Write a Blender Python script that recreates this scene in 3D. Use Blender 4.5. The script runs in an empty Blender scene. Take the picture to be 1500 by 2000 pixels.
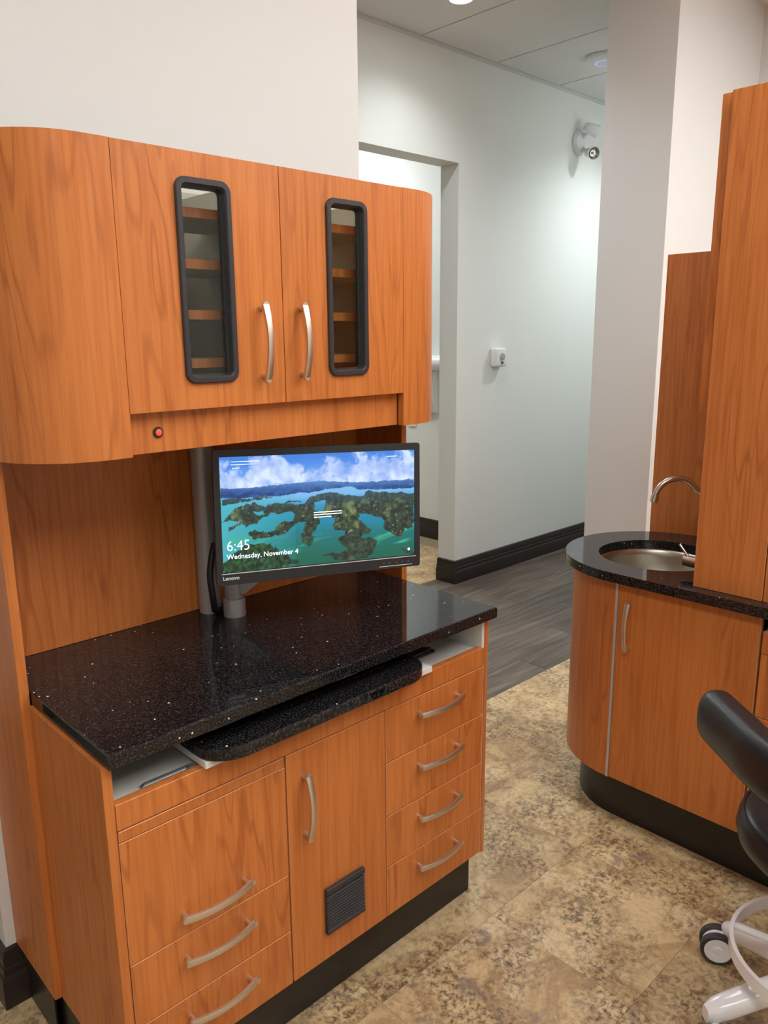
import bpy, bmesh, math, random
from mathutils import Vector, Matrix, Euler, noise
random.seed(7)
S = bpy.context.scene
COL = S.collection
PI = math.pi

# ------------------------------------------------------------------ camera
cam_d = bpy.data.cameras.new('camera'); cam = bpy.data.objects.new('camera', cam_d); COL.objects.link(cam)
cam_d.sensor_fit = 'VERTICAL'; cam_d.sensor_height = 36.0; cam_d.sensor_width = 27.0
cam_d.lens = 1532.51 * 36.0 / 2000.0
cam_d.clip_start = 0.02; cam_d.clip_end = 60
R_ = Vector((0.72221, -0.69162, -0.00868)); U_ = Vector((0.15767, 0.1524, 0.97566)); F_ = Vector((0.67346, 0.706, -0.21911))
m = Matrix((R_, U_, -F_)).transposed().to_4x4(); m.translation = Vector((-0.48084, -1.17342, 1.53641))
cam.matrix_world = m
S.camera = cam

# ------------------------------------------------------------------ world, exposure
w = bpy.data.worlds.new('World'); S.world = w; w.use_nodes = True
w.node_tree.nodes['Background'].inputs[0].default_value = (1.0, 0.97, 0.93, 1)
w.node_tree.nodes['Background'].inputs[1].default_value = 0.15
S.view_settings.view_transform = 'Standard'; S.view_settings.look = 'None'
S.view_settings.gamma = 1.0; S.view_settings.use_curve_mapping = False
S.view_settings.exposure = 0.22

PANEL_E = 10.0      # emission of the out-of-view ceiling panels in the treatment room
HALL_SPOT = 46.0    # watts of each hall downlight
FAR_E = 20.0

# ------------------------------------------------------------------ material helpers
MATS = {}
def new_mat(name):
    mt = bpy.data.materials.new(name); mt.use_nodes = True
    nt = mt.node_tree; b = nt.nodes['Principled BSDF']
    MATS[name] = mt
    return mt, nt, b
def N(nt, typ, **kw):
    n = nt.nodes.new(typ)
    for k, v in kw.items():
        if k in n.inputs.keys(): n.inputs[k].default_value = v
        else: setattr(n, k, v)
    return n
def L(nt, a, b): nt.links.new(a, b)
def ramp(nt, fac, stops, interp='LINEAR'):
    r = nt.nodes.new('ShaderNodeValToRGB'); r.color_ramp.interpolation = interp
    els = r.color_ramp.elements
    while len(els) < len(stops): els.new(0.5)
    for e, (p_, c) in zip(els, stops):
        e.position = p_; e.color = (*c, 1) if len(c) == 3 else c
    L(nt, fac, r.inputs[0]); return r
def mix(nt, fac, a, b, blend='MIX'):
    n = nt.nodes.new('ShaderNodeMix'); n.data_type = 'RGBA'; n.blend_type = blend
    for val, idx in ((fac, 0), (a, 6), (b, 7)):
        if hasattr(val, 'links') or hasattr(val, 'is_linked'): L(nt, val, n.inputs[idx])
        elif idx == 0: n.inputs[0].default_value = val
        else: n.inputs[idx].default_value = (*val, 1)
    return n.outputs[2]
def coords(nt, scale=(1, 1, 1), rand=6.0):
    tc = N(nt, 'ShaderNodeTexCoord'); mp = N(nt, 'ShaderNodeMapping'); mp.inputs['Scale'].default_value = scale
    if rand:
        oi = N(nt, 'ShaderNodeObjectInfo'); ml = N(nt, 'ShaderNodeMath', operation='MULTIPLY'); ml.inputs[1].default_value = rand
        L(nt, oi.outputs['Random'], ml.inputs[0])
        cb = N(nt, 'ShaderNodeCombineXYZ'); L(nt, ml.outputs[0], cb.inputs[0]); L(nt, ml.outputs[0], cb.inputs[1]); L(nt, ml.outputs[0], cb.inputs[2])
        ad = N(nt, 'ShaderNodeVectorMath', operation='ADD'); L(nt, tc.outputs['Object'], ad.inputs[0]); L(nt, cb.outputs[0], ad.inputs[1])
        L(nt, ad.outputs[0], mp.inputs['Vector'])
    else:
        L(nt, tc.outputs['Object'], mp.inputs['Vector'])
    return mp.outputs[0]
def simple(name, col, rough=0.5, metal=0.0, emis=None, estr=0.0, bump=None, **kw):
    mt, nt, b = new_mat(name)
    b.inputs['Base Color'].default_value = (*col, 1); b.inputs['Roughness'].default_value = rough; b.inputs['Metallic'].default_value = metal
    if emis: b.inputs['Emission Color'].default_value = (*emis, 1); b.inputs['Emission Strength'].default_value = estr
    for k, v in kw.items(): b.inputs[k].default_value = v
    if bump:
        n = N(nt, 'ShaderNodeTexNoise'); n.inputs['Scale'].default_value = bump[0]; n.inputs['Detail'].default_value = 3
        L(nt, coords(nt, rand=0), n.inputs['Vector'])
        bp = N(nt, 'ShaderNodeBump'); bp.inputs['Strength'].default_value = bump[1]; bp.inputs['Distance'].default_value = 0.002
        L(nt, n.outputs[0], bp.inputs['Height']); L(nt, bp.outputs[0], b.inputs['Normal'])
    return mt

# cherry laminate: contour lines of a stretched noise give the cathedral grain, fine streaks on top
def wood(name, light, mid, dark, rough=0.38, axis='Z'):
    mt, nt, b = new_mat(name)
    st = 0.11
    sc = {'Z': (1, 1, st), 'X': (st, 1, 1), 'Y': (1, st, 1)}[axis]
    v = coords(nt, sc, 5.0)
    n1 = N(nt, 'ShaderNodeTexNoise'); n1.inputs['Scale'].default_value = 6.5; n1.inputs['Detail'].default_value = 3.0; n1.inputs['Distortion'].default_value = 0.25
    L(nt, v, n1.inputs['Vector'])
    ml = N(nt, 'ShaderNodeMath', operation='MULTIPLY'); ml.inputs[1].default_value = 80.0; L(nt, n1.outputs[0], ml.inputs[0])
    sn = N(nt, 'ShaderNodeMath', operation='SINE'); L(nt, ml.outputs[0], sn.inputs[0])
    rng = N(nt, 'ShaderNodeMapRange'); rng.inputs[1].default_value = 0.62; rng.inputs[2].default_value = 1.0; L(nt, sn.outputs[0], rng.inputs[0])
    n3 = N(nt, 'ShaderNodeTexNoise'); n3.inputs['Scale'].default_value = 9.0; n3.inputs['Detail'].default_value = 2; L(nt, v, n3.inputs['Vector'])
    r3 = ramp(nt, n3.outputs[0], [(0.36, (0, 0, 0)), (0.62, (1, 1, 1))])
    lm = N(nt, 'ShaderNodeMath', operation='MULTIPLY'); L(nt, rng.outputs[0], lm.inputs[0]); L(nt, r3.outputs[0], lm.inputs[1])
    lm2 = N(nt, 'ShaderNodeMath', operation='MULTIPLY'); lm2.inputs[1].default_value = 0.50; L(nt, lm.outputs[0], lm2.inputs[0])
    v2 = coords(nt, tuple(a if a == 1 else 0.035 for a in sc), 5.0)
    n2 = N(nt, 'ShaderNodeTexNoise'); n2.inputs['Scale'].default_value = 95.0; n2.inputs['Detail'].default_value = 5; n2.inputs['Roughness'].default_value = 0.65
    L(nt, v2, n2.inputs['Vector'])
    base = ramp(nt, n2.outputs[0], [(0.36, mid), (0.58, light)])
    n4 = N(nt, 'ShaderNodeTexNoise'); n4.inputs['Scale'].default_value = 3.0; n4.inputs['Detail'].default_value = 1; L(nt, v, n4.inputs['Vector'])
    r4 = ramp(nt, n4.outputs[0], [(0.3, (0.93, 0.90, 0.88)), (0.7, (1.04, 1.03, 1.02))])
    c1 = mix(nt, 1.0, base.outputs[0], r4.outputs[0], 'MULTIPLY')
    c2 = mix(nt, lm2.outputs[0], c1, dark)
    L(nt, c2, b.inputs['Base Color']); b.inputs['Roughness'].default_value = rough
    b.inputs['Specular IOR Level'].default_value = 0.42
    return mt
wood('cherry', (0.59, 0.200, 0.049), (0.485, 0.145, 0.030), (0.29, 0.072, 0.015))
simple('cherry_edge', (0.62, 0.265, 0.10), 0.45)
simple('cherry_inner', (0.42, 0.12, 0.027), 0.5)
simple('wall_paint', (0.69, 0.687, 0.672), 0.62, bump=(220, 0.06))
simple('hall_paint', (0.80, 0.815, 0.775), 0.6, bump=(220, 0.06))
simple('ceiling_tile', (0.74, 0.725, 0.70), 0.85, bump=(420, 0.15))
simple('ceiling_grid', (0.30, 0.29, 0.27), 0.7)
simple('baseboard', (0.021, 0.014, 0.012), 0.28)
simple('kick_black', (0.012, 0.0105, 0.010), 0.35)
simple('white_laminate', (0.72, 0.72, 0.68), 0.45)
simple('white_plastic', (0.80, 0.80, 0.80), 0.35)
simple('stool_white', (0.87, 0.86, 0.89), 0.22, **{'Coat Weight': 0.4, 'Coat Roughness': 0.08})
simple('grey_plastic', (0.10, 0.10, 0.115), 0.5)
simple('frame_black', (0.028, 0.027, 0.031), 0.42)
simple('monitor_black', (0.016, 0.018, 0.020), 0.38)
simple('vent_black', (0.030, 0.028, 0.032), 0.38)
simple('vent_slat', (0.060, 0.056, 0.062), 0.42)  # vent plastic made paler to carry the lit look of the louvres
simple('rubber', (0.035, 0.033, 0.040), 0.55)
simple('vinyl_black', (0.013, 0.013, 0.015), 0.36, bump=(300, 0.12))
simple('silver_paint', (0.42, 0.41, 0.41), 0.42, 0.35)
simple('cable_black', (0.008, 0.008, 0.008), 0.5)
simple('steel', (0.56, 0.53, 0.48), 0.24, 1.0)
simple('basin_steel', (0.58, 0.55, 0.48), 0.33, 1.0)
simple('zinc', (0.62, 0.63, 0.65), 0.2, 1.0)
simple('slide_zinc', (0.30, 0.32, 0.33), 0.38, 0.7)
simple('lamp_chrome', (0.50, 0.46, 0.40), 0.18, 1.0)
simple('red_button', (0.75, 0.05, 0.02), 0.3, emis=(1.0, 0.10, 0.04), estr=0.55)
simple('tan_edge', (0.52, 0.30, 0.12), 0.5)
simple('alu_strip', (0.55, 0.50, 0.47), 0.4, 0.3)
simple('cabinet_inner', (0.46, 0.43, 0.355), 0.6)
simple('text_white', (0.8, 0.9, 0.95), 0.5, emis=(0.80, 0.93, 1.0), estr=0.95)
simple('logo_silver', (0.72, 0.72, 0.72), 0.4)
simple('dark_print', (0.04, 0.045, 0.05), 0.5)
simple('panel_glow', (0.9, 0.9, 0.9), 0.5, emis=(1.0, 0.985, 0.965), estr=PANEL_E)
simple('far_glow', (0.9, 0.9, 0.9), 0.5, emis=(0.93, 0.98, 1.0), estr=FAR_E)
simple('spot_glow', (0.9, 0.9, 0.9), 0.5, emis=(0.95, 0.97, 1.0), estr=25)
simple('led_violet', (0.4, 0.4, 0.8), 0.4, emis=(0.35, 0.36, 1.0), estr=0.55)

# brushed metal for the bow handles
mt, nt, b = new_mat('brushed_nickel')
b.inputs['Metallic'].default_value = 1.0; b.inputs['Base Color'].default_value = (0.70, 0.645, 0.56, 1)
nn = N(nt, 'ShaderNodeTexNoise'); nn.inputs['Scale'].default_value = 260; L(nt, coords(nt, (1, 1, 0.05), 3), nn.inputs['Vector'])
rr = N(nt, 'ShaderNodeMapRange'); rr.inputs[3].default_value = 0.32; rr.inputs[4].default_value = 0.46; L(nt, nn.outputs[0], rr.inputs[0]); L(nt, rr.outputs[0], b.inputs['Roughness'])

# cabinet glass
mt, nt, b = new_mat('glass')
out = nt.nodes['Material Output']
gl = N(nt, 'ShaderNodeBsdfGlossy'); gl.inputs['Roughness'].default_value = 0.02; gl.inputs['Color'].default_value = (1, 1, 1, 1)
tr = N(nt, 'ShaderNodeBsdfTransparent'); tr.inputs['Color'].default_value = (0.93, 0.96, 0.94, 1)
fr = N(nt, 'ShaderNodeFresnel'); fr.inputs['IOR'].default_value = 1.33
mx = N(nt, 'ShaderNodeMixShader'); L(nt, fr.outputs[0], mx.inputs[0]); L(nt, tr.outputs[0], mx.inputs[1]); L(nt, gl.outputs[0], mx.inputs[2]); L(nt, mx.outputs[0], out.inputs[0])

# black quartz with mirror flecks
def granite(name):
    mt, nt, b = new_mat(name)
    v = coords(nt, (1, 1, 1), 0)
    n1 = N(nt, 'ShaderNodeTexNoise'); n1.inputs['Scale'].default_value = 250; n1.inputs['Detail'].default_value = 1; L(nt, v, n1.inputs['Vector'])
    base = ramp(nt, n1.outputs[0], [(0.38, (0.0030, 0.0028, 0.0032)), (0.52, (0.012, 0.0115, 0.0125)), (0.72, (0.048, 0.046, 0.048))])
    vo = N(nt, 'ShaderNodeTexVoronoi'); vo.inputs['Scale'].default_value = 78; L(nt, v, vo.inputs['Vector'])
    sp = N(nt, 'ShaderNodeSeparateColor'); L(nt, vo.outputs['Color'], sp.inputs[0])
    pick = N(nt, 'ShaderNodeMath', operation='GREATER_THAN'); pick.inputs[1].default_value = 0.90; L(nt, sp.outputs[0], pick.inputs[0])
    sz = N(nt, 'ShaderNodeMapRange'); sz.inputs[3].default_value = 0.03; sz.inputs[4].default_value = 0.19; L(nt, sp.outputs[1], sz.inputs[0])
    near = N(nt, 'ShaderNodeMath', operation='LESS_THAN'); L(nt, vo.outputs['Distance'], near.inputs[0]); L(nt, sz.outputs[0], near.inputs[1])
    f = N(nt, 'ShaderNodeMath', operation='MULTIPLY'); L(nt, pick.outputs[0], f.inputs[0]); L(nt, near.outputs[0], f.inputs[1])
    c = mix(nt, f.outputs[0], base.outputs[0], (0.75, 0.72, 0.68))
    L(nt, c, b.inputs['Base Color']); b.inputs['Roughness'].default_value = 0.06
    b.inputs['Specular IOR Level'].default_value = 0.38
    return mt
granite('black_quartz')
simple('black_solid', (0.006, 0.006, 0.007), 0.22)

# stone-look vinyl tile
def stone(name):
    mt, nt, b = new_mat(name)
    v = coords(nt, (1, 1, 1), 9.0)
    a = N(nt, 'ShaderNodeTexNoise'); a.inputs['Scale'].default_value = 5.0; a.inputs['Detail'].default_value = 7; a.inputs['Roughness'].default_value = 0.68; a.inputs['Distortion'].default_value = 1.1
    L(nt, v, a.inputs['Vector'])
    base = ramp(nt, a.outputs[0], [(0.30, (0.32, 0.200, 0.100)), (0.43, (0.50, 0.345, 0.178)), (0.54, (0.65, 0.490, 0.270)), (0.70, (0.73, 0.585, 0.365))])
    f = N(nt, 'ShaderNodeTexNoise'); f.inputs['Scale'].default_value = 66; f.inputs['Detail'].default_value = 5; f.inputs['Roughness'].default_value = 0.72; f.inputs['Distortion'].default_value = 0.35
    L(nt, v, f.inputs['Vector'])
    fr_ = ramp(nt, f.outputs[0], [(0.40, (0, 0, 0)), (0.50, (0.62, 0.62, 0.62)), (0.60, (1, 1, 1))])
    g = N(nt, 'ShaderNodeTexNoise'); g.inputs['Scale'].default_value = 7.5; g.inputs['Detail'].default_value = 4; L(nt, v, g.inputs['Vector'])
    gr = ramp(nt, g.outputs[0], [(0.36, (0.18, 0.18, 0.18)), (0.60, (0.95, 0.95, 0.95))])
    dk = N(nt, 'ShaderNodeMath', operation='MULTIPLY'); 
    inv = N(nt, 'ShaderNodeMath', operation='SUBTRACT'); inv.inputs[0].default_value = 1.0; L(nt, fr_.outputs[0], inv.inputs[1])
    L(nt, inv.outputs[0], dk.inputs[0]); L(nt, gr.outputs[0], dk.inputs[1])
    c1 = mix(nt, dk.outputs[0], base.outputs[0], (0.115, 0.066, 0.036))
    # grey mineral clouds
    h = N(nt, 'ShaderNodeTexNoise'); h.inputs['Scale'].default_value = 8.0; h.inputs['Detail'].default_value = 6; h.inputs['Distortion'].default_value = 1.5
    ofs = N(nt, 'ShaderNodeVectorMath', operation='ADD'); ofs.inputs[1].default_value = (31, 17, 5); L(nt, v, ofs.inputs[0]); L(nt, ofs.outputs[0], h.inputs['Vector'])
    hr = ramp(nt, h.outputs[0], [(0.60, (0, 0, 0)), (0.72, (0.75, 0.75, 0.75))])
    c2 = mix(nt, hr.outputs[0], c1, (0.19, 0.155, 0.135))
    # pale chips
    k = N(nt, 'ShaderNodeTexNoise'); k.inputs['Scale'].default_value = 85; k.inputs['Detail'].default_value = 3; L(nt, ofs.outputs[0], k.inputs['Vector'])
    kr = ramp(nt, k.outputs[0], [(0.62, (0, 0, 0)), (0.72, (0.7, 0.7, 0.7))])
    c3 = mix(nt, kr.outputs[0], c2, (0.62, 0.53, 0.36))
    oi = N(nt, 'ShaderNodeObjectInfo')
    tint = ramp(nt, oi.outputs['Random'], [(0.0, (0.90, 0.90, 0.92)), (0.5, (1.0, 1.0, 1.0)), (1.0, (1.08, 1.02, 0.95))])
    c4 = mix(nt, 1.0, c3, tint.outputs[0], 'MULTIPLY')
    L(nt, c4, b.inputs['Base Color']); b.inputs['Roughness'].default_value = 0.42
    bp = N(nt, 'ShaderNodeBump'); bp.inputs['Strength'].default_value = 0.12; bp.inputs['Distance'].default_value = 0.002; L(nt, f.outputs[0], bp.inputs['Height']); L(nt, bp.outputs[0], b.inputs['Normal'])
    return mt
stone('stone_tile')
simple('grout', (0.26, 0.19, 0.115), 0.7)

def plank_mat(name):
    mt, nt, b = new_mat(name)
    v = coords(nt, (0.08, 1, 1), 7.0)
    a = N(nt, 'ShaderNodeTexNoise'); a.inputs['Scale'].default_value = 42; a.inputs['Detail'].default_value = 5; a.inputs['Distortion'].default_value = 0.5; L(nt, v, a.inputs['Vector'])
    c = ramp(nt, a.outputs[0], [(0.30, (0.060, 0.044, 0.034)), (0.52, (0.112, 0.085, 0.067)), (0.72, (0.175, 0.137, 0.109))])
    oi = N(nt, 'ShaderNodeObjectInfo')
    tint = ramp(nt, oi.outputs['Random'], [(0.0, (0.82, 0.82, 0.82)), (1.0, (1.18, 1.16, 1.12))])
    L(nt, mix(nt, 1.0, c.outputs[0], tint.outputs[0], 'MULTIPLY'), b.inputs['Base Color']); b.inputs['Roughness'].default_value = 0.40
    return mt
plank_mat('dark_plank')

# ------------------------------------------------------------------ mesh helpers (all shapes given in world coordinates)
def add_box(bm, lo, hi, bev=0.0, seg=1):
    vs = [bm.verts.new((x, y, z)) for x in (lo[0], hi[0]) for y in (lo[1], hi[1]) for z in (lo[2], hi[2])]
    idx = [(0, 1, 3, 2), (4, 6, 7, 5), (0, 4, 5, 1), (2, 3, 7, 6), (0, 2, 6, 4), (1, 5, 7, 3)]
    fs = [bm.faces.new([vs[i] for i in f]) for f in idx]
    if bev > 0:
        es = list({e for f in fs for e in f.edges})
        bmesh.ops.bevel(bm, geom=es, offset=bev, segments=seg, profile=0.5, affect='EDGES')
def box(lo, hi, bev=0.0, seg=1):
    bm = bmesh.new(); add_box(bm, lo, hi, bev, seg); return bm
def add_prism(bm, outline, z0, z1, axis='Z', bev=0.0):
    """extrude a plan outline (list of 2-tuples). axis Z: (x,y); axis Y: (x,z) extruded along y; axis X: (y,z) along x"""
    def P(a, b_, c): return {'Z': (a, b_, c), 'Y': (a, c, b_), 'X': (c, a, b_)}[axis]
    lo = [bm.verts.new(P(a, b_, z0)) for a, b_ in outline]; hi = [bm.verts.new(P(a, b_, z1)) for a, b_ in outline]
    n = len(outline)
    f0 = bm.faces.new(lo); f1 = bm.faces.new(hi)
    sides = [bm.faces.new((lo[i], lo[(i + 1) % n], hi[(i + 1) % n], hi[i])) for i in range(n)]
    bmesh.ops.recalc_face_normals(bm, faces=[f0, f1] + sides)
    if bev > 0:
        es = list(f0.edges) + list(f1.edges)
        bmesh.ops.bevel(bm, geom=es, offset=bev, segments=2, profile=0.5, affect='EDGES')
def prism(outline, z0, z1, axis='Z', bev=0.0):
    bm = bmesh.new(); add_prism(bm, outline, z0, z1, axis, bev); return bm
def add_ring_prism(bm, outer, inner, z0, z1, axis='Z'):
    def P(a, b_, c): return {'Z': (a, b_, c), 'Y': (a, c, b_), 'X': (c, a, b_)}[axis]
    n = len(outer); assert len(inner) == n
    A = [[bm.verts.new(P(a, b_, z)) for a, b_ in o] for o in (outer, inner) for z in (z0, z1)]
    o0, o1, i0, i1 = A; fs = []
    for i in range(n):
        j = (i + 1) % n
        for q in ((o0[i], o0[j], o1[j], o1[i]), (i0[j], i0[i], i1[i], i1[j]), (o1[i], o1[j], i1[j], i1[i]), (o0[j], o0[i], i0[i], i0[j])):
            fs.append(bm.faces.new(q))
    bmesh.ops.recalc_face_normals(bm, faces=fs)
def rrect(x0, x1, y0, y1, r, seg=6):
    pts = []
    for cx, cy, a0 in ((x1 - r, y1 - r, 0), (x0 + r, y1 - r, 90), (x0 + r, y0 + r, 180), (x1 - r, y0 + r, 270)):
        for k in range(seg + 1):
            a = math.radians(a0 + 90 * k / seg); pts.append((cx + r * math.cos(a), cy + r * math.sin(a)))
    return pts
def add_lathe(bm, prof, center=(0, 0, 0), seg=32, mat=None):
    """prof: list of (radius, z)"""
    rings = []
    for r, z in prof:
        if r < 1e-6: rings.append([bm.verts.new((0, 0, z))])
        else: rings.append([bm.verts.new((r * math.cos(2 * PI * i / seg), r * math.sin(2 * PI * i / seg), z)) for i in range(seg)])
    fs = []
    for a, b_ in zip(rings, rings[1:]):
        for i in range(seg):
            j = (i + 1) % seg
            if len(a) == 1 and len(b_) == 1: continue
            if len(a) == 1: fs.append(bm.faces.new((a[0], b_[j], b_[i])))
            elif len(b_) == 1: fs.append(bm.faces.new((a[i], a[j], b_[0])))
            else: fs.append(bm.faces.new((a[i], a[j], b_[j], b_[i])))
    vs = [v for r in rings for v in r]
    M = (mat.to_4x4() if mat is not None else Matrix.Identity(4)); M = Matrix.Translation(Vector(center)) @ M
    bmesh.ops.transform(bm, matrix=M, verts=vs)
    bmesh.ops.recalc_face_normals(bm, faces=fs)
def lathe(prof, center=(0, 0, 0), seg=32, mat=None):
    bm = bmesh.new(); add_lathe(bm, prof, center, seg, mat); return bm
def to_dir(d):
    return Vector((0, 0, 1)).rotation_difference(Vector(d).normalized()).to_matrix()
def add_cyl(bm, p0, p1, r, seg=24, r2=None, bev=0.0):
    p0, p1 = Vector(p0), Vector(p1); h = (p1 - p0).length; r2 = r if r2 is None else r2
    prof = [(0, 0), (r - bev, 0), (r, bev), (r2, h - bev), (r2 - bev, h), (0, h)] if bev else [(0, 0), (r, 0), (r2, h), (0, h)]
    add_lathe(bm, prof, p0, seg, to_dir(p1 - p0))
def cyl(p0, p1, r, seg=24, r2=None, bev=0.0):
    bm = bmesh.new(); add_cyl(bm, p0, p1, r, seg, r2, bev); return bm
def add_tube(bm, pts, r, seg=12, cap=True):
    """swept round tube; r may be a list"""
    pts = [Vector(p) for p in pts]; n = len(pts); rs = r if isinstance(r, (list, tuple)) else [r] * n
    t0 = (pts[1] - pts[0]).normalized(); up = Vector((0, 0, 1)) if abs(t0.z) < 0.9 else Vector((1, 0, 0))
    nrm = (up - t0 * up.dot(t0)).normalized(); rings = []
    for i in range(n):
        t = (pts[min(i + 1, n - 1)] - pts[max(i - 1, 0)]).normalized()
        nrm = (nrm - t * nrm.dot(t)).normalized(); bn = t.cross(nrm)
        rings.append([bm.verts.new(pts[i] + (nrm * math.cos(2 * PI * k / seg) + bn * math.sin(2 * PI * k / seg)) * rs[i]) for k in range(seg)])
    fs = []
    for a, b_ in zip(rings, rings[1:]):
        for k in range(seg): fs.append(bm.faces.new((a[k], a[(k + 1) % seg], b_[(k + 1) % seg], b_[k])))
    if cap: fs.append(bm.faces.new(rings[0][::-1])); fs.append(bm.faces.new(rings[-1]))
    bmesh.ops.recalc_face_normals(bm, faces=fs)
def tube(pts, r, seg=12):
    bm = bmesh.new(); add_tube(bm, pts, r, seg); return bm
def add_sweep(bm, frames, section):
    """frames: list of (origin, ux, uy); section: list of 2-tuples (closed) -> capped solid; section may be a function of index"""
    rings = []
    for i, (o, ux, uy) in enumerate(frames):
        sec = section(i) if callable(section) else section
        rings.append([bm.verts.new(Vector(o) + Vector(ux) * a + Vector(uy) * b_) for a, b_ in sec])
    n = len(rings[0]); fs = []
    for a, b_ in zip(rings, rings[1:]):
        for k in range(n): fs.append(bm.faces.new((a[k], a[(k + 1) % n], b_[(k + 1) % n], b_[k])))
    fs.append(bm.faces.new(rings[0][::-1])); fs.append(bm.faces.new(rings[-1]))
    bmesh.ops.recalc_face_normals(bm, faces=fs)

def smooth_path(pts, n=6):
    pts = [Vector(p_) for p_ in pts]; o = []
    for i in range(len(pts) - 1):
        p0, p1, p2, p3 = pts[max(i - 1, 0)], pts[i], pts[i + 1], pts[min(i + 2, len(pts) - 1)]
        for k_ in range(n):
            t = k_ / n
            o.append(0.5 * ((2 * p1) + (-p0 + p2) * t + (2 * p0 - 5 * p1 + 4 * p2 - p3) * t * t + (-p0 + 3 * p1 - 3 * p2 + p3) * t ** 3))
    return o + [pts[-1]]

def mesh_of(name, bm, mat, smooth=35):
    me = bpy.data.meshes.new(name); bm.to_mesh(me); bm.free()
    me.materials.append(MATS[mat])
    if smooth:
        me.polygons.foreach_set('use_smooth', [True] * len(me.polygons))
        me.set_sharp_from_angle(angle=math.radians(smooth))
    return me
def link(o): COL.objects.link(o); return o
def thing(name, label, cat, loc=(0, 0, 0), rot=(0, 0, 0), group=None):
    o = link(bpy.data.objects.new(name, None)); o.location = loc; o.rotation_euler = rot; o.empty_display_size = 0.05
    o['label'] = label; o['category'] = cat
    if group: o['group'] = group
    o['_world'] = 1
    return o
def root_offset(o):
    v = Vector((0, 0, 0))
    while o is not None: v += Vector(o.location); o = o.parent
    return v
def part(name, bm, mat, parent, label=None, local=False, smooth=35, pivot=None):
    """a mesh given in world coordinates becomes a child of parent (roots here are unrotated unless local=True)"""
    off = Vector((0, 0, 0)) if local else root_offset(parent)
    loc = Vector((0, 0, 0))
    if pivot is not None: loc = Vector(pivot) - off; off = Vector(pivot)
    bmesh.ops.translate(bm, verts=bm.verts, vec=-off)
    o = link(bpy.data.objects.new(name, mesh_of(name, bm, mat, smooth))); o.parent = parent; o.location = loc
    if label: o['label'] = label
    return o
def solo(name, bm, mat, label, cat, group=None, pivot=None, smooth=35):
    pv = Vector(pivot) if pivot is not None else Vector((0, 0, 0))
    bmesh.ops.translate(bm, verts=bm.verts, vec=-pv)
    o = link(bpy.data.objects.new(name, mesh_of(name, bm, mat, smooth))); o.location = pv
    o['label'] = label; o['category'] = cat
    if group: o['group'] = group
    return o
def struct(name, bm, mat, label=None, smooth=30):
    o = link(bpy.data.objects.new(name, mesh_of(name, bm, mat, smooth))); o['kind'] = 'structure'
    if label: o['label'] = label
    return o
def copy_part(src, parent, loc, name=None):
    c = src.copy(); link(c); c.parent = parent; c.location = loc
    if name: c.name = name
    return c

# ================================================================== THE SETTING
CEIL = 3.06
WY = 0.58          # face of the two pier walls at the room's hall end
HY = 1.967         # face of the far hall wall
P = 0.4125         # floor tile pitch
# -------- floors
fl = struct('floor', box((-2.6, -4.2, -0.06), (3.74, 0.785, -0.0025)), 'grout', 'beige and brown stone-look tile floor')
tile_me = mesh_of('floor_tile', box((-P / 2 + 0.0003, -P / 2 + 0.0003, -0.004), (P / 2 - 0.0003, P / 2 - 0.0003, 0.0), 0.0004), 'stone_tile', 0)
k = 0
for i in range(-8, 8):
    for j in range(0, 12):
        x = 0.993 - P / 2 + i * P + 0.0; y = 0.785 - P / 2 - j * P
        if x - P / 2 < -2.62 or x + P / 2 > 3.80 or y < -4.0: continue
        t = link(bpy.data.objects.new('floor_tile', tile_me)); t.parent = fl; t.location = (x, y, 0)
hf = struct('floor_hall', box((-2.6, 0.785, -0.06), (7.0, 2.10, -0.0025)), 'grout', 'dark brown wood plank hall floor')
PWX, PWY = 1.22, 0.1645
plank_me = mesh_of('floor_plank', box((0.0008, 0.0008, -0.004), (PWX - 0.0008, PWY - 0.0008, 0.0), 0.0008), 'dark_plank', 0)
for j in range(8):
    sh = (0.0, 0.47, 0.86, 0.24, 0.68, 0.10, 0.55, 0.95)[j]
    for i in range(-2, 6):
        x = -1.22 + sh + i * PWX
        if x < -2.7 or x + PWX > 7.0: continue
        t = link(bpy.data.objects.new('floor_plank', plank_me)); t.parent = hf; t.location = (x, 0.785 + j * PWY, 0)
ff = struct('floor_far_room', box((-2.6, 2.10, -0.06), (3.9, 5.6, -0.0025)), 'grout', 'stone-look tile floor of the room across the hall')
for i in range(4, 8):
    for j in range(0, 8):
        t = link(bpy.data.objects.new('floor_tile', tile_me)); t.parent = ff; t.location = (0.993 - P / 2 + i * P + 0.20 - (0.2 if i == 7 else 0.0) * 0, 2.105 + P / 2 + j * P, 0)
        if t.location.x + P / 2 > 3.9: bpy.data.objects.remove(t)
# -------- ceiling with lay-in tiles
ce = struct('ceiling', box((-2.6, -4.2, CEIL + 0.012), (7.0, 5.6, CEIL + 0.08)), 'ceiling_grid', 'white lay-in tile ceiling')
TX, TY = 0.626, 1.215
ct_me = mesh_of('ceiling_tile', box((0.005, 0.006, CEIL), (TX - 0.005, TY - 0.006, CEIL + 0.014), 0.0), 'ceiling_tile', 0)
panel_spots = {(-6, -2), (-3, -2), (-1, -2), (0, -2), (-6, -3), (-3, -3), (-1, -3)}  # left and right columns added out of view to brighten sink cabinet and pier
for i in range(-8, 7):
    for j in range(-4, 1):
        x0 = 2.800 + i * TX; y0 = HY - 0.012 - TY + j * TY
        if x0 < -2.6 or x0 + TX > 7.0 or y0 < -4.2: continue
        if (i, j) in panel_spots: continue
        t = link(bpy.data.objects.new('ceiling_tile', ct_me)); t.parent = ce; t.location = (x0, y0, 0)
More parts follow.
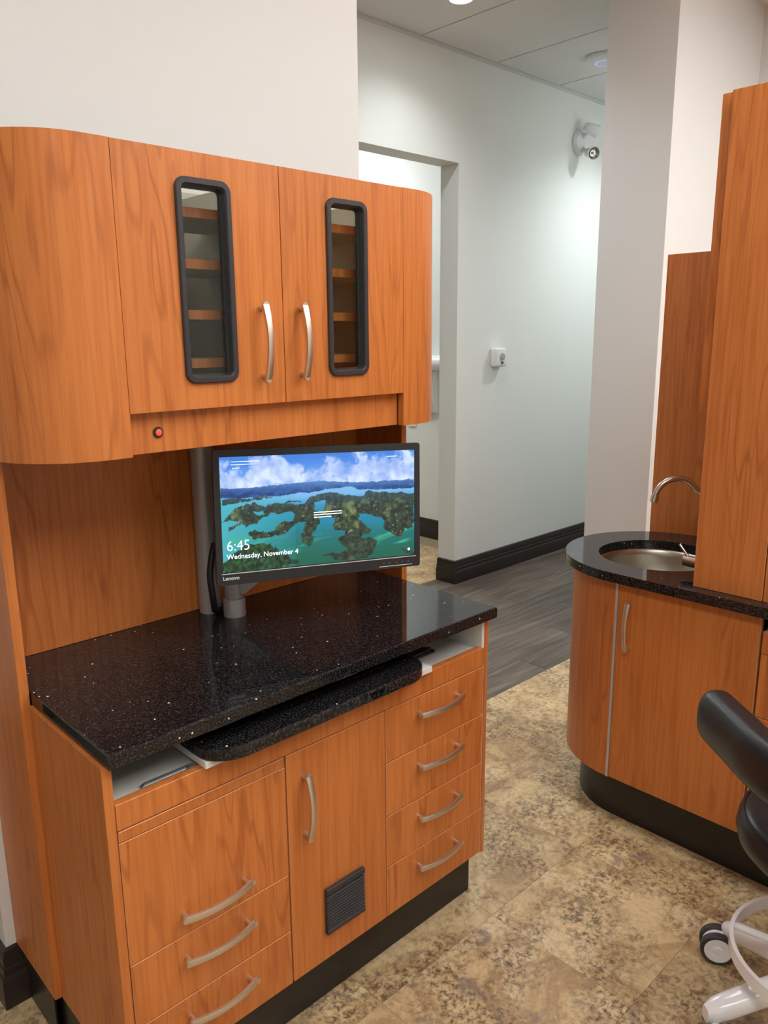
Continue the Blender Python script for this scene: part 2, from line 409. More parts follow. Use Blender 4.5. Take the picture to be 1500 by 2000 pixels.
for i in range(-3, 2):
    for j in range(2):
        t = link(bpy.data.objects.new('ceiling_tile', ct_me)); t.parent = ce; t.location = (2.8 + i * TX, 2.12 + j * TY, 0)
tr1 = struct('trim_1', box((-2.6, HY - 0.011, CEIL - 0.016), (7.0, HY - 0.0005, CEIL + 0.012)), 'wall_paint', 'white angle trim where the hall wall meets the ceiling')
# -------- walls
struct('wall_cabinet_pier', box((-0.044, WY, 0), (1.107, 0.91, CEIL + 0.012)), 'wall_paint', 'white wall pier behind the cherry cabinet')
struct('wall_right_pier', box((2.902, WY, 0), (3.738, 0.91, CEIL + 0.012)), 'wall_paint', 'white wall pier beside the hall passage')
struct('wall_right', box((3.738, -4.2, 0), (3.86, 0.91, CEIL + 0.012)), 'wall_paint')
struct('wall_left', box((-2.72, -4.2, 0), (-2.6, 5.6, CEIL + 0.012)), 'wall_paint')
struct('wall_back', box((-2.72, -4.32, 0), (3.86, -4.2, CEIL + 0.012)), 'wall_paint')
bm = bmesh.new()
add_prism(bm, [(1.10, 0), (1.10, 2.486), (3.125, 2.486), (3.125, 0), (7.0, 0), (7.0, CEIL + .012), (-2.6, CEIL + .012), (-2.6, 0)], HY, 2.105, 'Y')
struct('wall_hall', bm, 'hall_paint', 'white hall wall with a tall doorless opening')
struct('wall_hall_end', box((7.0, -0.5, 0), (7.12, 2.2, CEIL + 0.012)), 'hall_paint')
struct('wall_hall_near', box((3.86, 0.79, 0), (7.0, 0.91, CEIL + 0.012)), 'hall_paint')
struct('wall_far_side', box((3.873, 2.105, 0), (4.0, 5.6, CEIL + 0.012)), 'hall_paint', 'white side wall of the room across the hall')
struct('wall_far_back', box((-2.6, 5.6, 0), (4.0, 5.72, CEIL + 0.012)), 'hall_paint')
# -------- baseboards (profiled)
BB = [(0, 0), (0.022, 0), (0.022, 0.070), (0.019, 0.078), (0.016, 0.083), (0.015, 0.100), (0.0125, 0.104), (0.0125, 0.128), (0.009, 0.136), (0.009, 0.143), (0.0, 0.147)]
def baseboard(name, path, label=None):
    """path: list of plan points; the board stands on the left-hand side's outside: offset normal = right of travel"""
    bm = bmesh.new(); n = len(path); pts = [Vector((x, y)) for x, y in path]
    dirs = [(pts[i + 1] - pts[i]).normalized() for i in range(n - 1)]
    nr = [Vector((d.y, -d.x)) for d in dirs]
    off = []
    for i in range(n):
        if i == 0: off.append(nr[0])
        elif i == n - 1: off.append(nr[-1])
        else:
            s = nr[i - 1] + nr[i]; off.append(s / (s.length_squared / 2))
    rings = [[bm.verts.new((pts[i].x + off[i].x * a, pts[i].y + off[i].y * a, z)) for a, z in BB] for i in range(n)]
    m_ = len(BB); fs = []
    for a, b_ in zip(rings, rings[1:]):
        for k_ in range(m_): fs.append(bm.faces.new((a[k_], a[(k_ + 1) % m_], b_[(k_ + 1) % m_], b_[k_])))
    fs.append(bm.faces.new(rings[0])); fs.append(bm.faces.new(rings[-1]))
    bmesh.ops.recalc_face_normals(bm, faces=fs)
    return struct(name, bm, 'baseboard', label, 25)
baseboard('baseboard_hall', [(3.125, 2.105), (3.125, HY), (7.0, HY)], 'dark brown profiled baseboard along the hall wall')
baseboard('baseboard_hall_left', [(-2.6, HY), (1.10, HY), (1.10, 2.105)])
baseboard('baseboard_far_side', [(3.873, 5.6), (3.873, 2.105)], 'dark brown baseboard in the room across the hall')
baseboard('baseboard_cabinet_pier', [(-0.044, 0.91), (-0.044, WY), (0.005, WY)], 'dark brown baseboard wrapping the end of the cabinet pier')
baseboard('baseboard_right_pier', [(2.902, 0.91), (2.902, WY), (3.738, WY)], 'dark brown baseboard around the right pier')
baseboard('baseboard_right', [(3.738, WY), (3.738, -4.2)])
baseboard('baseboard_left', [(-2.6, -4.2), (-2.6, 2.0)])

# ================================================================== MAIN CABINET
H, T = 0.860, 0.029
CR = 1.034
UY = 0.345        # front edge of the hutch uprights
FY = 0.018        # plane of the drawer fronts
PT = 0.019        # panel thickness
K = 0.157         # underside of fronts

# ---- bow handle (built along local x, projecting to -y), shared mesh
def handle_mesh(span=0.136, proj_=0.030):
    bm = bmesh.new(); n = 20; frames = []
    hw = span / 2 + 0.006
    def sec(i):
        t = abs(2 * i / n - 1)
        hh = 0.0072 - 0.0010 * (1 - t) ; th = 0.0028
        return [(-hh, -th), (-hh + 0.001, -th - .0006), (hh - 0.001, -th - .0006), (hh, -th), (hh, th), (-hh, th)]
    for i in range(n + 1):
        s = 2 * i / n - 1
        x = s * hw; y = -(0.017 + (proj_ - 0.017) * (1 - s * s))
        dy = 2 * (proj_ - 0.017) * s / hw
        t = Vector((1, dy, 0)).normalized(); nrm = Vector((-t.y, t.x, 0))
        frames.append(((x, y, 0), (0, 0, 1), nrm))
    add_sweep(bm, frames, sec)
    for s in (-1, 1):
        add_cyl(bm, (s * span / 2, 0.0005, 0), (s * span / 2, -0.0185, 0), 0.0062, 14)
        # rounded end pad
        add_cyl(bm, (s * hw, -0.0135, 0), (s * hw, -0.0203, 0), 0.0068, 14)
    return mesh_of('handle', bm, 'brushed_nickel', 40)
HANDLE = handle_mesh()
def handle(parent, wx, wy, wz, vertical=False, face='-Y'):
    o = link(bpy.data.objects.new('handle', HANDLE)); o.parent = parent
    off = root_offset(parent)
    o.location = Vector((wx, wy, wz)) - off
    if face == '-Y': o.rotation_euler = (0, PI / 2 if vertical else 0, 0)
    else: o.rotation_euler = Euler((0, PI / 2 if vertical else 0, -PI / 2), 'XYZ')
    o['label'] = 'brushed nickel bow handle'
    return o
def edge_front(name, x0, x1, z0, z1, parent, y=FY, th=PT, g=0.0011, mat='cherry'):
    """a laminate front with a thin pale edge band showing at its chamfer; its origin is its own lower left corner"""
    bm = box((x0 + g, y, z0 + g), (x1 - g, y + th, z1 - g), 0.0009)
    o = part(name, bm, mat, parent, pivot=(x0, y, z0))
    o.data.materials.append(MATS['cherry_edge'])
    for p_ in o.data.polygons:
        n_ = p_.normal
        if max(abs(n_.x), abs(n_.y), abs(n_.z)) < 0.95 or n_.y > -0.5 and n_.y < 0.5: p_.material_index = 1
    return o

base = thing('base_cabinet', 'cherry wood base cabinet with seven drawers and a vented door under the monitor', 'cabinet', (0.517, 0.3, 0))
D0, D1, D2, D3 = 0.0125, 0.3695, 0.6535, 1.0065
PL, PR = 0.0110, 1.0235
# carcass
part('end_panel', box((-0.0062, FY + 0.001, K - 0.010), (D0 - 0.0006, UY - 0.0008, H - T - 0.0003), 0.0008), 'cherry', base)
part('end_panel', box((D3 + 0.0045, FY + 0.001, K - 0.004), (PR, WY - 0.035, H - T), 0.0008), 'cherry', base)
part('edge_strip', box((D3 + 0.0004, FY + 0.004, K), (D3 + 0.0042, FY + 0.02, H - T - 0.002)), 'white_laminate', base)
part('toe_kick', box((0.006, 0.072, 0.0), (1.026, WY - 0.05, K - 0.004), 0.001), 'kick_black', base)
part('carcass', box((PL + 0.002, FY + PT + 0.003, K), (D3, WY - 0.04, 0.742)), 'cherry_inner', base)
# white lined pull-out compartment
bm = bmesh.new()
add_box(bm, (PL + 0.002, FY + 0.0185, 0.742), (D3 + 0.0004, 0.50, 0.7475))
add_box(bm, (PL + 0.002, FY + 0.0185, 0.7475), (PL + 0.008, 0.50, H - T - 0.0005))
add_box(bm, (D3 - 0.0065, FY + 0.0025, 0.7475), (D3 + 0.0003, 0.50, H - T - 0.0005))
add_box(bm, (PL + 0.002, 0.50, 0.742), (D3, 0.512, H - T - 0.0005))
part('tray_compartment', bm, 'white_laminate', base, 'white lined compartment', smooth=0)
# slim frame member left of the fronts: front edge of the left end panel reads as a strip
part('front_rail', box((D0, FY, 0.7035), (D3, FY + PT, 0.7535), 0.0009), 'cherry', base)
# drawers, left bank (the deep one has a shallow groove line near its top)
S1, S2, R2 = 0.4285, 0.2908, 0.702
dl = edge_front('drawer', D0, D1, 0.679, R2, base)
d = edge_front('drawer', D0, D1, S1, 0.679, base, g=0.0005); handle(d, 0.1925, FY, 0.474)
dl.name = 'groove_strip'
d = edge_front('drawer', D0, D1, S2, S1, base); handle(d, 0.1925, FY, 0.379)
d = edge_front('drawer', D0, D1, K, S2, base); handle(d, 0.192, FY, 0.2435)
# door with louvred vent
dr = edge_front('door', D1 + 0.0025, D2, K, R2, base); handle(dr, 0.416, FY, 0.572, True)
vx0, vx1, vz0, vz1 = 0.462, 0.576, 0.227, 0.342
bm = bmesh.new()
add_box(bm, (vx0, FY - 0.004, vz0), (vx1, FY - 0.0002, vz1), 0.0008)
add_box(bm, (vx0, FY - 0.0105, vz1 - 0.014), (vx1, FY - 0.003, vz1), 0.0012)
add_box(bm, (vx0, FY - 0.0105, vz0), (vx1, FY - 0.003, vz0 + 0.009), 0.0012)
part('vent_frame', bm, 'vent_black', dr, 'black plastic vent')
nsl = 12; dz = (vz1 - 0.016 - vz0 - 0.010) / nsl
slat_me = None
for i in range(nsl):
    z = vz0 + 0.010 + i * dz
    if slat_me is None:
        bm = bmesh.new()
        add_prism(bm, [(-0.0040, dz * 0.25), (-0.0100, dz * 0.05), (-0.0108, dz * 0.12), (-0.0108, dz * 0.40), (-0.0040, dz * 0.62)], vx0 + 0.001, vx1 - 0.001, 'X')
        slat_me = mesh_of('vent_slat', bm, 'vent_slat', 30)
    o = link(bpy.data.objects.new('vent_slat', slat_me)); o.parent = dr; o.location = Vector((0, FY, z)) - root_offset(dr)
# drawers, right bank
Q = [K, 0.2925, 0.4295, 0.568, 0.7022]
for a, b_, hz in zip(Q, Q[1:], (0.2455, 0.3815, 0.522, 0.659)):
    d = edge_front('drawer', D2 + 0.0005, D3, a, b_, base); handle(d, 0.833, FY, hz)
# pull-out tray: black top with a pencil groove over a white board
tx0, tx1, tyf, tyb, tr_ = 0.183, 0.768, -0.030, 0.40, 0.075
def tray_outline(ins=0.0):
    o = []
    for kx in range(9):
        a = math.radians(180 + 90 * kx / 8); o.append((tx0 + tr_ + (tr_ - ins) * math.cos(a), tyf + tr_ * 0.85 + (tr_ * 0.85 - ins) * math.sin(a)))
    for kx in range(9):
        a = math.radians(270 + 90 * kx / 8); o.append((tx1 - tr_ + (tr_ - ins) * math.cos(a), tyf + tr_ * 0.85 + (tr_ * 0.85 - ins) * math.sin(a)))
    return o + [(tx1 - ins, tyb), (tx0 + ins, tyb)]
tray = part('pullout_tray', prism(tray_outline(), 0.7695, 0.7955, 'Z', 0.004), 'black_quartz', base, 'black stone pull-out tray with rounded corners', smooth=14)
bm = bmesh.new(); add_ring_prism(bm, rrect(0.318, 0.690, 0.026, 0.052, 0.0125, 6), rrect(0.323, 0.685, 0.0305, 0.0475, 0.008, 6), 0.7953, 0.7972)
part('pencil_groove', bm, 'black_solid', tray)
part('tray_board', box((0.184, 0.0075, 0.7555), (0.800, 0.42, 0.7692), 0.0006), 'white_laminate', base, 'white board under the tray')
# metal slides left and right of the tray
bm = bmesh.new()
add_box(bm, (0.074, 0.040, 0.7478), (0.183, 0.050, 0.7530), 0.0006); add_box(bm, (0.078, 0.0425, 0.7530), (0.183, 0.0475, 0.7560))
add_cyl(bm, (0.088, 0.036, 0.748), (0.088, 0.036, 0.753), 0.004, 10); add_cyl(bm, (0.170, 0.037, 0.748), (0.170, 0.037, 0.758), 0.005, 10)
part('drawer_slide', bm, 'slide_zinc', base, 'zinc slide rail')
bm = bmesh.new()
add_box(bm, (0.800, 0.095, 0.7478), (0.905, 0.125, 0.7535), 0.0006); add_box(bm, (0.805, 0.099, 0.7535), (0.890, 0.105, 0.760)); add_box(bm, (0.805, 0.115, 0.7535), (0.890, 0.121, 0.760))
add_cyl(bm, (0.895, 0.110, 0.7535), (0.895, 0.110, 0.759), 0.006, 10)
part('drawer_slide', bm, 'frame_black', base, 'dark slide rail')

# ---- worktop
ctop = prism([(0.0, 0.0), (CR, 0.0), (CR, 0.3445), (CR, 0.528), (0.002, 0.528), (0.0, 0.3445)], H - T, H, 'Z', 0.0034)
solo('worktop', ctop, 'black_quartz', 'speckled black polished stone worktop under the monitor', 'worktop', pivot=(0.517, 0.26, H - T), smooth=12)
# ---- hutch: uprights and back panel
UI, UO = 1.0365, 1.0560
hut = thing('hutch_frame', 'cherry wood side uprights and back panel rising from the worktop to the upper cabinet', 'hutch', (0.517, 0.53, 0))
for a, b_ in ((-0.0205, -0.0015), (UI, UO)):
    part('upright', box((a, UY, 0.148), (b_, WY - 0.0005, 1.3215), 0.0009), 'cherry', hut)
    part('toe_kick', box((a + 0.012, UY + 0.05, 0.0), (b_ - 0.003, WY - 0.0005, 0.1475)), 'kick_black', hut)
part('back_panel', box((-0.001, 0.5295, H), (UI - 0.0005, 0.546, 1.3215)), 'cherry', hut)

# ---- upper cabinet
VY = 0.183; ZT, ZB1, ZB2 = 1.869, 1.400, 1.3215
E0, E1, E2 = 0.1755, 0.5290, 0.8825
XL, XR = -0.0225, 1.0795
up = thing('upper_cabinet', 'cherry wood upper cabinet with bowed ends and two narrow glazed doors', 'cabinet', (0.529, 0.4, ZB2))
def end_outline(side, th=0.019):
    o = []; i_ = []
    rx, ry = 0.152, 0.172
    ex = E0 if side < 0 else E2; xo = XL if side < 0 else XR
    cx = xo - side * rx; cy = VY + ry
    o.append((ex, VY))
    for kx in range(15):
        a = math.radians(90 * kx / 14); o.append((cx + side * rx * math.sin(a), cy - ry * math.cos(a)))
    o.append((xo, WY - 0.0005))
    for (x, y) in ((xo - side * th, WY - 0.0005),): i_.append((x, y))
    for kx in range(15):
        a = math.radians(90 - 90 * kx / 14); i_.append((cx + side * (rx - th) * math.sin(a), cy - (ry - th) * math.cos(a)))
    i_.append((ex, VY + th))
    return o + i_
for s, nm in ((-1, 'bowed_end'), (1, 'bowed_end')):
    o = part(nm, prism(end_outline(s), ZB2, ZT, 'Z'), 'cherry', up, smooth=30)
# carcass top rail, bottom, sides, back; lid omitted, shelves cut short to admit light
part('top_rail', box((E0, VY + 0.0215, ZT - 0.020), (E2, VY + 0.045, ZT - 0.001)), 'cabinet_inner', up, smooth=0)
bm = bmesh.new(); add_box(bm, (E0 - 0.001, VY + 0.021, ZB1 + 0.002), (E2 + 0.001, WY - 0.02, ZB1 + 0.020))
part('floor_panel', bm, 'cabinet_inner', up, smooth=0)
bm = bmesh.new(); add_box(bm, (XL + 0.02, WY - 0.018, ZB2 + 0.03), (XR - 0.02, WY - 0.002, ZT - 0.001)); part('back_panel', bm, 'cabinet_inner', up, smooth=0)
for x in (E0 - 0.018, E1 - 0.009, E2 + 0.0002):
    part('divider', box((x, VY + 0.045, ZB1 + 0.02), (x + 0.018, WY - 0.0185, ZT - 0.02)), 'cabinet_inner', up, smooth=0)
for (xa, xb) in ((E0 + 0.001, E1 - 0.0095), (E1 + 0.0095, E2 - 0.001)):
    for zs in (1.486, 1.580, 1.676, 1.771):
        sh = part('shelf', box((xa, VY + 0.052, zs - 0.009), (xb, WY - 0.13, zs + 0.009)), 'cabinet_inner', up, smooth=0)
        part('shelf_edge', box((xa, VY + 0.050, zs - 0.009), (xb, VY + 0.0521, zs + 0.009)), 'cherry', sh, smooth=0)
part('valance', box((E0 + 0.001, VY + 0.022, ZB2 + 0.0005), (E2 - 0.0005, VY + 0.040, ZB1 + 0.002), 0.0008), 'cherry', up, pivot=(E0, VY, ZB2))
part('soffit_panel', box((E0 - 0.02, VY + 0.041, ZB2 + 0.006), (E2 + 0.02, WY - 0.035, ZB2 + 0.022)), 'cherry_inner', up, smooth=0)
# push button
btn = part('push_button', lathe([(0, 0), (0.0098, 0), (0.0108, 0.0022), (0.0092, 0.0048), (0.0066, 0.0052), (0.0066, 0.003), (0, 0.003)], (0.2395, VY + 0.0222, 1.3605), 28, to_dir((0, -1, 0))), 'frame_black', up, 'round red push button in black ring')
part('button_cap', lathe([(0, 0.001), (0.0063, 0.001), (0.0060, 0.0058), (0.0045, 0.0068), (0, 0.0068)], (0.2395, VY + 0.0222, 1.3605), 24, to_dir((0, -1, 0))), 'red_button', btn)
# doors with window cut-outs
def glazed_door(xa, xb, wx0, wx1, hx):
    g = 0.0011; wz0, wz1 = 1.4495, 1.8235
    xa += g; xb -= g; za, zb = ZB1 + g, ZT - 0.0005
    inn = rrect(wx0 + 0.009, wx1 - 0.009, wz0 + 0.009, wz1 - 0.009, 0.014, 5)
    # outer rectangle resampled to the same count
    out_ = []
    cxm, czm = (wx0 + wx1) / 2, (wz0 + wz1) / 2
    cor = [(xb, zb), (xa, zb), (xa, za), (xb, za)]
    for q in range(4):
        for k_ in range(6):
            nx, nz = inn[q * 6 + k_]
            if k_ <= 2:  px, pz = ((xb, nz) if q == 0 else (nx, zb) if q == 1 else (xa, nz) if q == 2 else (nx, za))
            else:        px, pz = ((nx, zb) if q == 0 else (xa, nz) if q == 1 else (nx, za) if q == 2 else (xb, nz))
            if k_ in (2, 3): px, pz = cor[q]
            out_.append((px, pz))
    # make corner duplicates distinct
    bm = bmesh.new(); add_ring_prism(bm, out_, inn, VY, VY + 0.019, 'Y')
    bmesh.ops.remove_doubles(bm, verts=bm.verts, dist=1e-5); bmesh.ops.dissolve_degenerate(bm, dist=1e-6, edges=bm.edges)
    d = part('door', bm, 'cherry', up, pivot=(xa, VY, za), smooth=20)
    # black gasket frame: raised lip, deep inner return
    bm = bmesh.new()
    outer = rrect(wx0, wx1, wz0, wz1, 0.021, 8); mid_ = rrect(wx0 + 0.002, wx1 - 0.002, wz0 + 0.002, wz1 - 0.002, 0.019, 8)
    in1 = rrect(wx0 + 0.0105, wx1 - 0.0105, wz0 + 0.0105, wz1 - 0.0105, 0.0125, 8); in2 = rrect(wx0 + 0.0125, wx1 - 0.0125, wz0 + 0.0125, wz1 - 0.0125, 0.011, 8)
    in3 = rrect(wx0 + 0.0175, wx1 - 0.0175, wz0 + 0.0175, wz1 - 0.0175, 0.008, 8)
    loops = [(outer, VY - 0.0002), (outer, VY - 0.005), (mid_, VY - 0.0072), (in1, VY - 0.0072), (in2, VY - 0.005), (in2, VY + 0.013), (in3, VY + 0.0135), (in3, VY + 0.0165), (in1, VY + 0.0168), (in1, VY + 0.005)]
    R3 = [[bm.verts.new((a, y, c)) for a, c in o] for o, y in loops]
    n_ = len(outer); fs = []
    for A, B in zip(R3, R3[1:]):
        for i in range(n_): fs.append(bm.faces.new((A[i], A[(i + 1) % n_], B[(i + 1) % n_], B[i])))
    bmesh.ops.recalc_face_normals(bm, faces=fs)
    part('window_frame', bm, 'frame_black', d, 'black rounded window gasket', smooth=40)
    part('pane', prism(rrect(wx0 + 0.0127, wx1 - 0.0127, wz0 + 0.0127, wz1 - 0.0127, 0.010, 6), VY + 0.0088, VY + 0.0128, 'Y'), 'glass', d, 'clear glass pane', smooth=20)
    handle(d, hx, VY, 1.5255, True)
    return d
glazed_door(E0, E1, 0.2935, 0.4115, 0.4735)
glazed_door(E1, E2, 0.6485, 0.7655, 0.5730)

# ================================================================== MONITOR AND ITS MOUNT
MROT = (-0.0639, 0.0280, -0.3536)
MLOC = (0.4089, 0.3026, 0.9906)
MW, MH = 0.505, 0.3058
mon = thing('monitor', 'black flat widescreen monitor showing a lake and island landscape lock screen', 'monitor', MLOC, MROT)
SX0, SX1, SZ0, SZ1 = 0.0145, MW - 0.0145, 0.0290, MH - 0.0165
bm = bmesh.new()
add_ring_prism(bm, rrect(0, MW, 0, MH, 0.006, 4), [(a, c) for a, c in rrect(SX0, SX1, SZ0, SZ1, 0.0004, 4)], 0.0, 0.012, 'Y')
part('bezel', bm, 'monitor_black', mon, local=True)
bm = bmesh.new(); add_prism(bm, rrect(0.002, MW - 0.002, 0.002, MH - 0.002, 0.006, 4), 0.012, 0.020, 'Y'); add_prism(bm, rrect(0.06, MW - 0.06, 0.03, MH - 0.03, 0.02, 4), 0.020, 0.038, 'Y', 0.003)
part('back_shell', bm, 'monitor_black', mon, local=True)
part('chin_line', box((SX0 - 0.004, -0.0008, SZ0 - 0.0038), (SX1 + 0.003, 0.0005, SZ0 - 0.0022)), 'logo_silver', mon, local=True)
part('button_line', box((0.395, -0.0008, 0.0055), (0.483, 0.0004, 0.0068)), 'logo_silver', mon, local=True)
for i, x in enumerate((0.407, 0.423, 0.441, 0.457, 0.473)):
    part('touch_button', box((x - 0.002, -0.0005, 0.0125), (x + 0.002, 0.0003, 0.0155)), 'grey_plastic', mon, local=True)

# ---- screen picture: a colour grid computed here (flat print on the display)
GX, GZ = 400, 226
def crop_to_uv():
    src = [(240, 218), (1370, 175), (265, 910), (1378, 797)]          # TL TR BL BR in the study crop
    dst = [(0, 1), (1, 1), (0, 0), (1, 0)]
    A = []; B = []
    for (x, y), (u_, v_) in zip(src, dst):
        A.append([x, y, 1, 0, 0, 0, -u_ * x, -u_ * y]); B.append(u_)
        A.append([0, 0, 0, x, y, 1, -v_ * x, -v_ * y]); B.append(v_)
    n = 8
    Mx = [r + [b_] for r, b_ in zip(A, B)]
    for i in range(n):
        pv = max(range(i, n), key=lambda r: abs(Mx[r][i])); Mx[i], Mx[pv] = Mx[pv], Mx[i]
        for r in range(n):
            if r != i:
                f = Mx[r][i] / Mx[i][i]
                Mx[r] = [a - f * c for a, c in zip(Mx[r], Mx[i])]
    h = [Mx[i][n] / Mx[i][i] for i in range(n)] + [1]
    def f(x, y):
        d_ = h[6] * x + h[7] * y + 1
        return ((h[0] * x + h[1] * y + h[2]) / d_, (h[3] * x + h[4] * y + h[5]) / d_)
    return f
c2u = crop_to_uv()
def pip(poly, x, y):
    c = False; j = len(poly) - 1
    for i in range(len(poly)):
        xi, yi = poly[i]; xj, yj = poly[j]
        if (yi > y) != (yj > y) and x < (xj - xi) * (y - yi) / (yj - yi) + xi: c = not c
        j = i
    return c
LAND_FAR = [[(245, 405), (420, 398), (560, 385), (720, 368), (860, 358), (1000, 366), (1160, 362), (1372, 348), (1372, 398), (1250, 402), (1170, 412), (1040, 408), (1010, 390), (900, 402), (830, 420), (720, 430), (600, 446), (470, 452), (380, 462), (248, 462)],
            [(1080, 380), (1200, 372), (1372, 365), (1372, 402), (1240, 406), (1130, 404)]]
LAND = [[(250, 475), (310, 462), (430, 470), (440, 452), (560, 450), (450, 474), (340, 492), (252, 508)],
        [(252, 606), (290, 570), (330, 535), (390, 495), (440, 490), (520, 512), (600, 486), (720, 474), (640, 500), (740, 490), (770, 455), (860, 430), (930, 430), (1070, 455), (1110, 420), (1240, 428), (1372, 430), (1372, 640), (1320, 640), (1300, 690), (1270, 692), (1200, 640), (1200, 590), (1130, 560), (1060, 550), (1050, 590), (1130, 650), (1120, 668), (1060, 690), (1150, 700), (1160, 730), (1140, 790), (1090, 820), (930, 838), (850, 795), (960, 790), (985, 770), (930, 715), (970, 680), (980, 660), (910, 650), (905, 610), (920, 580), (820, 570), (830, 610), (790, 660), (790, 740), (760, 748), (715, 715), (735, 650), (745, 600), (690, 605), (640, 660), (560, 690), (450, 705), (410, 668), (450, 650), (540, 668), (590, 610), (680, 590), (690, 560), (660, 545), (560, 552), (500, 580), (440, 620), (400, 632), (380, 610), (285, 660), (300, 636), (360, 600), (300, 595)],
        [(262, 860), (330, 790), (400, 740), (545, 728), (600, 790), (660, 812), (715, 845), (600, 875), (264, 912)],
        [(1300, 765), (1380, 778), (1380, 800), (1330, 792)]]
LAKE = [[(795, 490), (860, 470), (850, 530), (800, 545)], [(430, 540), (510, 535), (500, 565), (450, 560)]]
def to_uv(polys): return [[c2u(*q) for q in pl] for pl in polys]
LAND_FAR, LAND, LAKE = to_uv(LAND_FAR), to_uv(LAND), to_uv(LAKE)
def lerp(a, b_, t): t = max(0, min(1, t)); return tuple(x + (y - x) * t for x, y in zip(a, b_))
def fbm(x, y, s, o=4): return noise.fractal(Vector((x * s, y * s, 3.7)), 0.9, 2.1, o)
def srgb(c): return tuple(((v / 255) / 12.92 if v / 255 <= 0.04045 else (((v / 255) + 0.055) / 1.055) ** 2.4) for v in c)
def screen_col(u_, v_):
    x, y = u_ * 1.78, v_
    wob = 0.013
    du, dv = wob * fbm(x + 5, y, 20, 5), wob * 1.2 * fbm(x, y + 9, 20, 5)
    uu, vv = u_ + du, v_ + dv
    hz = 0.725
    for pl in LAND:
        if pip(pl, uu, vv):
            hole = any(pip(q, uu, vv) for q in LAKE)
            if hole: break
            n = fbm(x, y, 30, 4); n2 = fbm(x + 3, y, 9, 3)
            c = lerp((18, 30, 30), (52, 76, 54), 0.5 + 0.9 * n)
            c = lerp(c, (110, 124, 76), (n2 - 0.24) * 1.6 * (1.0 if v_ > 0.3 else 0.4))
            if fbm(x, y + 7, 48, 2) > 0.62 and v_ > 0.2: c = lerp(c, (190, 180, 160), 0.6)
            if v_ < 0.22 and u_ < 0.45: c = lerp((10, 28, 18), (38, 92, 52), 0.5 + 1.0 * n)
            return lerp(c, (60, 95, 130), (v_ - 0.48) * 3.0)
    for pl in LAND_FAR:
        if pip(pl, uu, v_ + dv * 0.6):
            n = fbm(x, y * 2.2, 12, 3)
            c = lerp((16, 52, 112), (36, 86, 150), 0.5 + n)
            return lerp(c, (92, 140, 200), (v_ - 0.66) * 9 + (u_ - 0.5) * 0.25)
    if v_ > hz - 0.06 - (0.0 if u_ > .4 else 0.0) and v_ > 0.70:
        t = (v_ - 0.70) / 0.30
        sky = lerp((142, 178, 236), (58, 122, 214), t * 1.15)
        cl = fbm(x, y * 1.25, 5.2, 5) + 0.45 * fbm(x + 9, y, 15, 3)
        bias = 0.60 - 1.25 * max(0, t - 0.42) + 0.10 * math.sin(u_ * 7.5 + 0.6)
        k_ = max(0, min(1, (cl * 0.75 + bias) * 2.6))
        shade = 0.5 + 0.8 * fbm(x, y + 0.03, 9, 4)
        cloud = lerp((146, 172, 228), (214, 226, 248), shade)
        return lerp(sky, cloud, k_ * 0.93)
    # water
    far = lerp((122, 178, 226), (96, 164, 216), (0.70 - v_) * 5)
    nearc = lerp((8, 116, 128), (6, 92, 76), (0.35 - v_) * 3.4)
    midc = (22, 134, 168)
    if v_ > 0.50: c = lerp(midc, far, (v_ - 0.50) * 8)
    elif v_ > 0.30: c = lerp(nearc, midc, (v_ - 0.30) * 5)
    else: c = nearc
    if u_ < 0.36: c = lerp(c, (70, 172, 186), 0.75 * (0.36 - u_) / 0.36 + 0.15)
    if 0.12 < v_ < 0.42:
        st = fbm(x * 0.35, y * 2.4 - x * 0.5, 7, 3)
        if st > 0.15: c = lerp(c, (60, 170, 130), (st - 0.15) * 1.6)
    if u_ > 0.42 and 0.22 < v_ < 0.46: c = lerp(c, (10, 128, 182), 0.5 * (v_ - 0.22) / 0.24)
    return c
verts = []; cols = []
for j in range(GZ + 1):
    for i in range(GX + 1):
        u_, v_ = i / GX, j / GZ
        verts.append((SX0 + (SX1 - SX0) * u_, 0.0018, SZ0 + (SZ1 - SZ0) * v_)); cols.append(srgb(screen_col(u_, v_)))
faces = [(j * (GX + 1) + i, j * (GX + 1) + i + 1, (j + 1) * (GX + 1) + i + 1, (j + 1) * (GX + 1) + i) for j in range(GZ) for i in range(GX)]
me = bpy.data.meshes.new('screen'); me.from_pydata(verts, [], faces)
ca = me.color_attributes.new('picture', 'FLOAT_COLOR', 'POINT')
ca.data.foreach_set('color', [x for c in cols for x in (*c, 1.0)])
mt, nt, b = new_mat('screen_picture')
at = N(nt, 'ShaderNodeAttribute'); at.attribute_name = 'picture'
b.inputs['Base Color'].default_value = (0.01, 0.01, 0.01, 1); b.inputs['Roughness'].default_value = 0.35
L(nt, at.outputs['Color'], b.inputs['Emission Color']); b.inputs['Emission Strength'].default_value = 1.0
me.materials.append(mt)
scr = link(bpy.data.objects.new('screen', me)); scr.parent = mon; scr['label'] = 'lit screen with sky, clouds, islands and turquoise lake'
